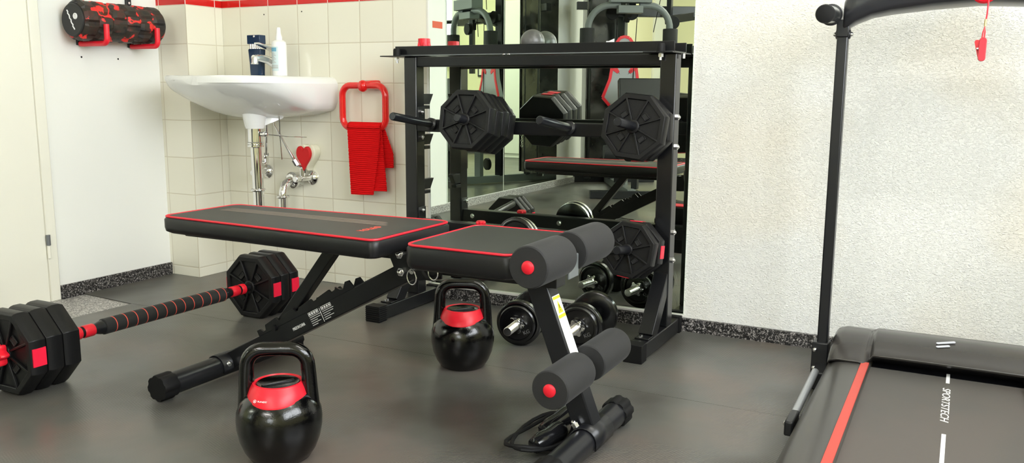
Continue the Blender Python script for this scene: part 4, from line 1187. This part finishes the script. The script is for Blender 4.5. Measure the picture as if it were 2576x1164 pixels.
# console
cs = []
for x, zb, zt, dy in ((-.300, .918, .995, .030), (-.292, .925, 1.005, .040), (-.270, .938, 1.02, .05), (-.235, .952, 1.03, .06), (-.19, .9595, 1.045, .07), (-.10, .9685, 1.06, .08), (0, .9745, 1.065, .085), (.10, .9685, 1.06, .08), (.19, .9595, 1.045, .07), (.235, .952, 1.03, .06), (.270, .938, 1.02, .05), (.292, .925, 1.005, .04), (.300, .918, .995, .03)):
    ring = []
    for k in range(16):
        a = 2 * PI * k / 16
        c_, s_ = math.cos(a), math.sin(a)
        sg = lambda v: (abs(v) ** .5) * (1 if v >= 0 else -1)
        ring.append(V((TX + x, -.275 + sg(c_) * dy, (zb + zt) / 2 + sg(s_) * (zt - zb) / 2)))
    cs.append(ring)
b = MB(); b.rings(cs)
obj('console', b, CONS, t, ang=50)
obj('console_panel', MB().bb(TX - .17, TX + .17, -.33, -.21, 1.058, 1.066), BLK, t, bevel=.002)
sk_ = obj('key_socket', MB().lathe((2.655, -.345, .999), (0, -1, -.6), [(.026, 0), (.026, .010), (.020, .012), (.018, .006)], 24), RED, t)
# safety key hanging from the console
t = thing('safety_key', 'red clip on a cord hanging from the treadmill console', 'safety clip', (2.66, -.37, .85))
obj('cord', MB().tube([(2.662, -.352, .995), (2.664, -.368, .975), (2.6635, -.369, .945), (2.6615, -.370, .924)], .0018, 8), RED, t)
obj('cord_crimp', MB().cyl((2.6615, -.370, .934), (2.6612, -.370, .918), .0026, n=10), mat('brass_crimp', (.70, .55, .25), .3, metal=.8), t)
obj('cord_loop', MB().tube([(2.6612, -.370, .920), (2.6585, -.370, .905), (2.657, -.370, .888), (2.659, -.370, .880), (2.6615, -.370, .889), (2.6625, -.370, .905)], .0016, 8, closed=True), RED, t)
b = MB(); b.rings([[V((2.660 + p.x, y, .866 + p.y)) for p in rrect(-w, w, -hh, hh, w * .95, 0)] for w, hh, y in ((.0065, .0255, -.380), (.0080, .0270, -.376), (.0080, .0270, -.366))])
obj('clip_front', b, RED, t)
b = MB(); b.rings([[V((2.654 + p.x - .006 * (p.y / .024), y + .004 * (p.y / .024), .866 + p.y)) for p in rrect(-w, w, -hh, hh, w * .95, 0)] for w, hh, y in ((.0068, .0225, -.364), (.0068, .0225, -.355))])
obj('clip_back', b, RED, t)
obj('clip_spring', MB().cyl((2.648, -.368, .868), (2.656, -.368, .868), .003, n=10), BOLT, t)

# ------------------------------------------------------------------ multi gym behind the camera (seen in the mirrors)
G0 = V((.40, -3.44, 0)); gf = V((.504, .864, 0)); gs = V((.864, -.504, 0))
def g(f_, s_, z): return G0 + gf * f_ + gs * s_ + V((0, 0, z))
GR = Matrix((gs, gf, V((0, 0, 1)))).transposed()
t = thing('multi_gym', 'black and grey multi gym station standing across from the mirror', 'multi gym', (.25, -3.7, 0))
obj('base_beam', MB().bar(g(.30, 0, .035), g(-.85, 0, .035), .06, .06), GREYST, t, bevel=.003)
obj('base_foot', MB().bar(g(.28, -.30, .030), g(.28, .30, .030), .06, .055), STEEL2, t, bevel=.003)
obj('base_foot', MB().bar(g(-.85, -.40, .030), g(-.85, .40, .030), .06, .055), STEEL2, t, bevel=.003)
obj('front_post', MB().bar(g(-.06, 0, .06), g(-.06, 0, .46), .055, .055, (0, 1, 0)), GREYST, t, bevel=.003)
obj('main_post', MB().bar(g(-.26, 0, .06), g(-.26, 0, 2.02), .06, .06, (0, 1, 0)), STEEL2, t, bevel=.003)
obj('top_boom', MB().bar(g(.10, 0, 2.02), g(-.85, 0, 2.02), .06, .06), STEEL2, t, bevel=.003)
obj('arm_link', MB().bar(g(-.25, .02, 1.30), g(.02, .02, 1.40), .05, .06), STEEL2, t, bevel=.003)
obj('arm_bracket', MB().box(g(.04, 0, 1.43), (.30, .10, .08), GR).box(g(.03, 0, 1.345), (.18, .09, .055), GR), GREYST, t, bevel=.004)
for s in (-1, 1):
    ap = [g(.03, s * .07, 1.375)] + [g(.03 - .02 * i / 8, s * (.14 + .16 * math.sin(PI / 2 * i / 8)), 1.375 - .17 * (1 - math.cos(PI / 2 * i / 8))) for i in range(9)] + [g(.01, s * .305, 1.10), g(.01, s * .305, 1.02)]
    ar = obj('press_arm', MB().tube(ap, .024, 14), GREYST, t)
    obj('arm_pad', MB().lathe(g(.01, s * .305, 1.215), (0, 0, -1), [(.02, 0), (.052, .003), (.054, .01), (.054, .24), (.052, .248), (.02, .25)], 24), FOAM, ar, world=False)
# pulleys
for c in (g(-.16, .05, 1.335), g(-.14, -.10, 1.335), g(-.16, .36, 1.27), g(-.14, 0, .16)):
    obj('pulley', MB().lathe(c - gf * .012, gf, [(.012, 0), (.048, .0), (.050, .004), (.044, .012), (.050, .020), (.048, .024), (.012, .024)], 28), RUBB, t)
obj('pulley_bracket', MB().bar(g(-.17, -.13, 1.335), g(-.17, .10, 1.335), .03, .05).bar(g(-.19, .34, 1.45), g(-.19, .34, .90), .035, .045, (0, 1, 0)).bar(g(-.19, .32, 1.29), g(-.30, .55, 1.33), .05, .06), STEEL2, t, bevel=.002)
obj('cable', MB().tube([g(-.16, .09, 1.30), g(-.12, .04, .20)], .003, 6).tube([g(-.20, .30, 1.60), g(-.18, .22, 1.20)], .003, 6).tube([g(-.10, 0, 2.0), g(-.12, -.02, 1.40)], .003, 6), RUBB, t)
# back rest: grey with red borders
br = [(.0, 1.165), (.035, 1.155), (.06, 1.12), (.095, 1.04), (.085, .970), (.042, .900), (.092, .935), (.105, .85), (.157, .715), (.105, .655)]
out = br + [(-x, z) for x, z in reversed(br[1:])]
F0 = -.20
obj('backrest', MB().prism([g(F0, x, z) for x, z in out], gf * .05), GREYL, t, bevel=.006)
def strip(poly, w, z_off):
    b = MB()
    for (a, c) in zip(poly, poly[1:]):
        b.bar(g(F0 + .051, a[0], a[1]), g(F0 + .051, c[0], c[1]), .012, .028, gf.cross(V((c[0] - a[0], 0, c[1] - a[1]))) if False else gf)
    return b
for s in (-1, 1):
    pl = [(s * x, z) for x, z in br]
    b = MB()
    for a, c in zip(pl, pl[1:]):
        b.bar(g(F0 + .050, a[0], a[1]), g(F0 + .050, c[0], c[1]), .022, .008, gf)
    obj('red_border', b, RED, t, bevel=.001)
obj('red_border', MB().bar(g(F0 + .050, -.06, .952), g(F0 + .050, .06, .952), .020, .008, gf).bar(g(F0 + .050, -.05, .64), g(F0 + .050, .05, .64), .020, .008, gf), RED, t)
obj('seat', MB().box(g(.02, 0, .475), (.34, .36, .05), GR), GREYL, t, bevel=.012, seg=3)
obj('curl_pad', MB().box(g(.22, .10, .750), (.40, .07, .20), GR @ Matrix.Rotation(.25, 3, 'X')), LEATH, t, bevel=.008, seg=3)
obj('curl_post', MB().bar(g(.20, .04, .06), g(.21, .04, .68), .045, .045, (0, 1, 0)), STEEL2, t, bevel=.003)
obj('leg_roller', MB().cyl(g(.24, -.20, .33), g(.24, .20, .33), .05, n=24).cyl(g(.18, -.20, .52), g(.18, .20, .52), .05, n=24), FOAM, t)
# weight tower
obj('tower_panel', MB().box(g(-.50, -.09, .98), (.24, .012, 1.80), GR), SMOKE, t, bevel=.003)
obj('tower_panel', MB().box(g(-.62, .060, .98), (.012, .26, 1.80), GR).box(g(-.62, -.235, .98), (.012, .26, 1.80), GR), SMOKE, t, bevel=.003)
for s in (.03, -.23):
    obj('guide_rod', MB().cyl(g(-.55, s + .02, .06), g(-.55, s + .02, 1.95), .011, n=12), CHROME, t)
obj('tower_frame', MB().bar(g(-.52, -.21, .06), g(-.52, -.21, 2.0), .04, .05, (0, 1, 0)).bar(g(-.52, -.02, .06), g(-.52, -.02, 2.0), .04, .05, (0, 1, 0)).bar(g(-.52, -.32, 1.42), g(-.52, .02, 1.42), .05, .06), STEEL2, t, bevel=.003)
for k in range(8):
    obj('stack_plate', MB().box(g(-.60, .02, .12 + k * .047), (.24, .12, .042), GR), IRON, t, bevel=.003)
ch = MB()
for k in range(9): ch.torus(g(-.44, -.06, .48 - k * .022), (1, 0, 0) if k % 2 else (0, 1, 0), .009, .0022, 14, 6)
obj('chain', ch, CHROME, t)
obj('side_arm', MB().bar(g(-.30, .10, 1.36), g(-.30, .75, 1.36), .06, .08).bar(g(-.30, .62, 1.36), g(-.30, .62, 1.95), .05, .05, (0, 1, 0)).bar(g(-.30, .70, .06), g(-.30, .70, .95), .06, .06, (0, 1, 0)), STEEL2, t, bevel=.003)
obj('side_handle', MB().tube([g(-.30, .75, 1.36), g(-.22, .85, 1.36), g(-.16, .90, 1.30), g(-.14, .90, 1.20)], .018, 12), STEEL2, t)
obj('lat_bar', MB().tube([g(.06, -.55, 1.86), g(.06, -.40, 1.93), g(.06, .40, 1.93), g(.06, .55, 1.86)], .014, 12), CHROME, t)

# small grey ball lying on the rack tray against the mirror, and a slip of paper
tag(obj('massage_ball', MB().sph((1.345, -.048, .8845 + .0405), .0405, 48), BALLG), 'small grey massage ball on the top tray of the weight rack', 'ball')
tag(obj('paper_slip', MB().prism([(1.628, -.105, .885), (1.655, -.105, .885), (1.655, -.105, .926), (1.637, -.105, .919), (1.628, -.105, .919)], (0, .0008, 0)), WPLAS), 'white paper slip standing on the top tray of the weight rack', 'paper')

# storage cabinet and picture on the rear wall
t = thing('storage_cabinet', 'tall pale cabinet against the rear wall', 'cabinet', (1.15, YR + .22, 0))
obj('cabinet_body', MB().bb(.75, 1.55, YR + .012, YR + .42, 0, 1.75), mat('pale_cabinet', (.78, .80, .68), .4), t, bevel=.004)
for x0_, x1_ in ((.755, 1.146), (1.154, 1.545)):
    d_ = obj('cabinet_door', MB().bb(x0_, x1_, YR + .42, YR + .438, .05, 1.72), bpy.data.materials['pale_cabinet'], t, bevel=.003)
    hx = 1.12 if x0_ < 1 else 1.18
    obj('door_pull', MB().bb(hx - .006, hx + .006, YR + .438, YR + .455, .85, 1.0), STEEL2, d_, world=False)
t = thing('wall_picture', 'small framed print on the rear wall beside the window', 'picture', (1.95, YR, 1.0))
obj('picture_frame', MB().bb(1.75, 2.10, YR, YR + .02, .92, 1.20), STEEL2, t, bevel=.002)
obj('print', MB().bb(1.77, 2.08, YR + .02, YR + .022, .94, 1.18), PAPER, t)
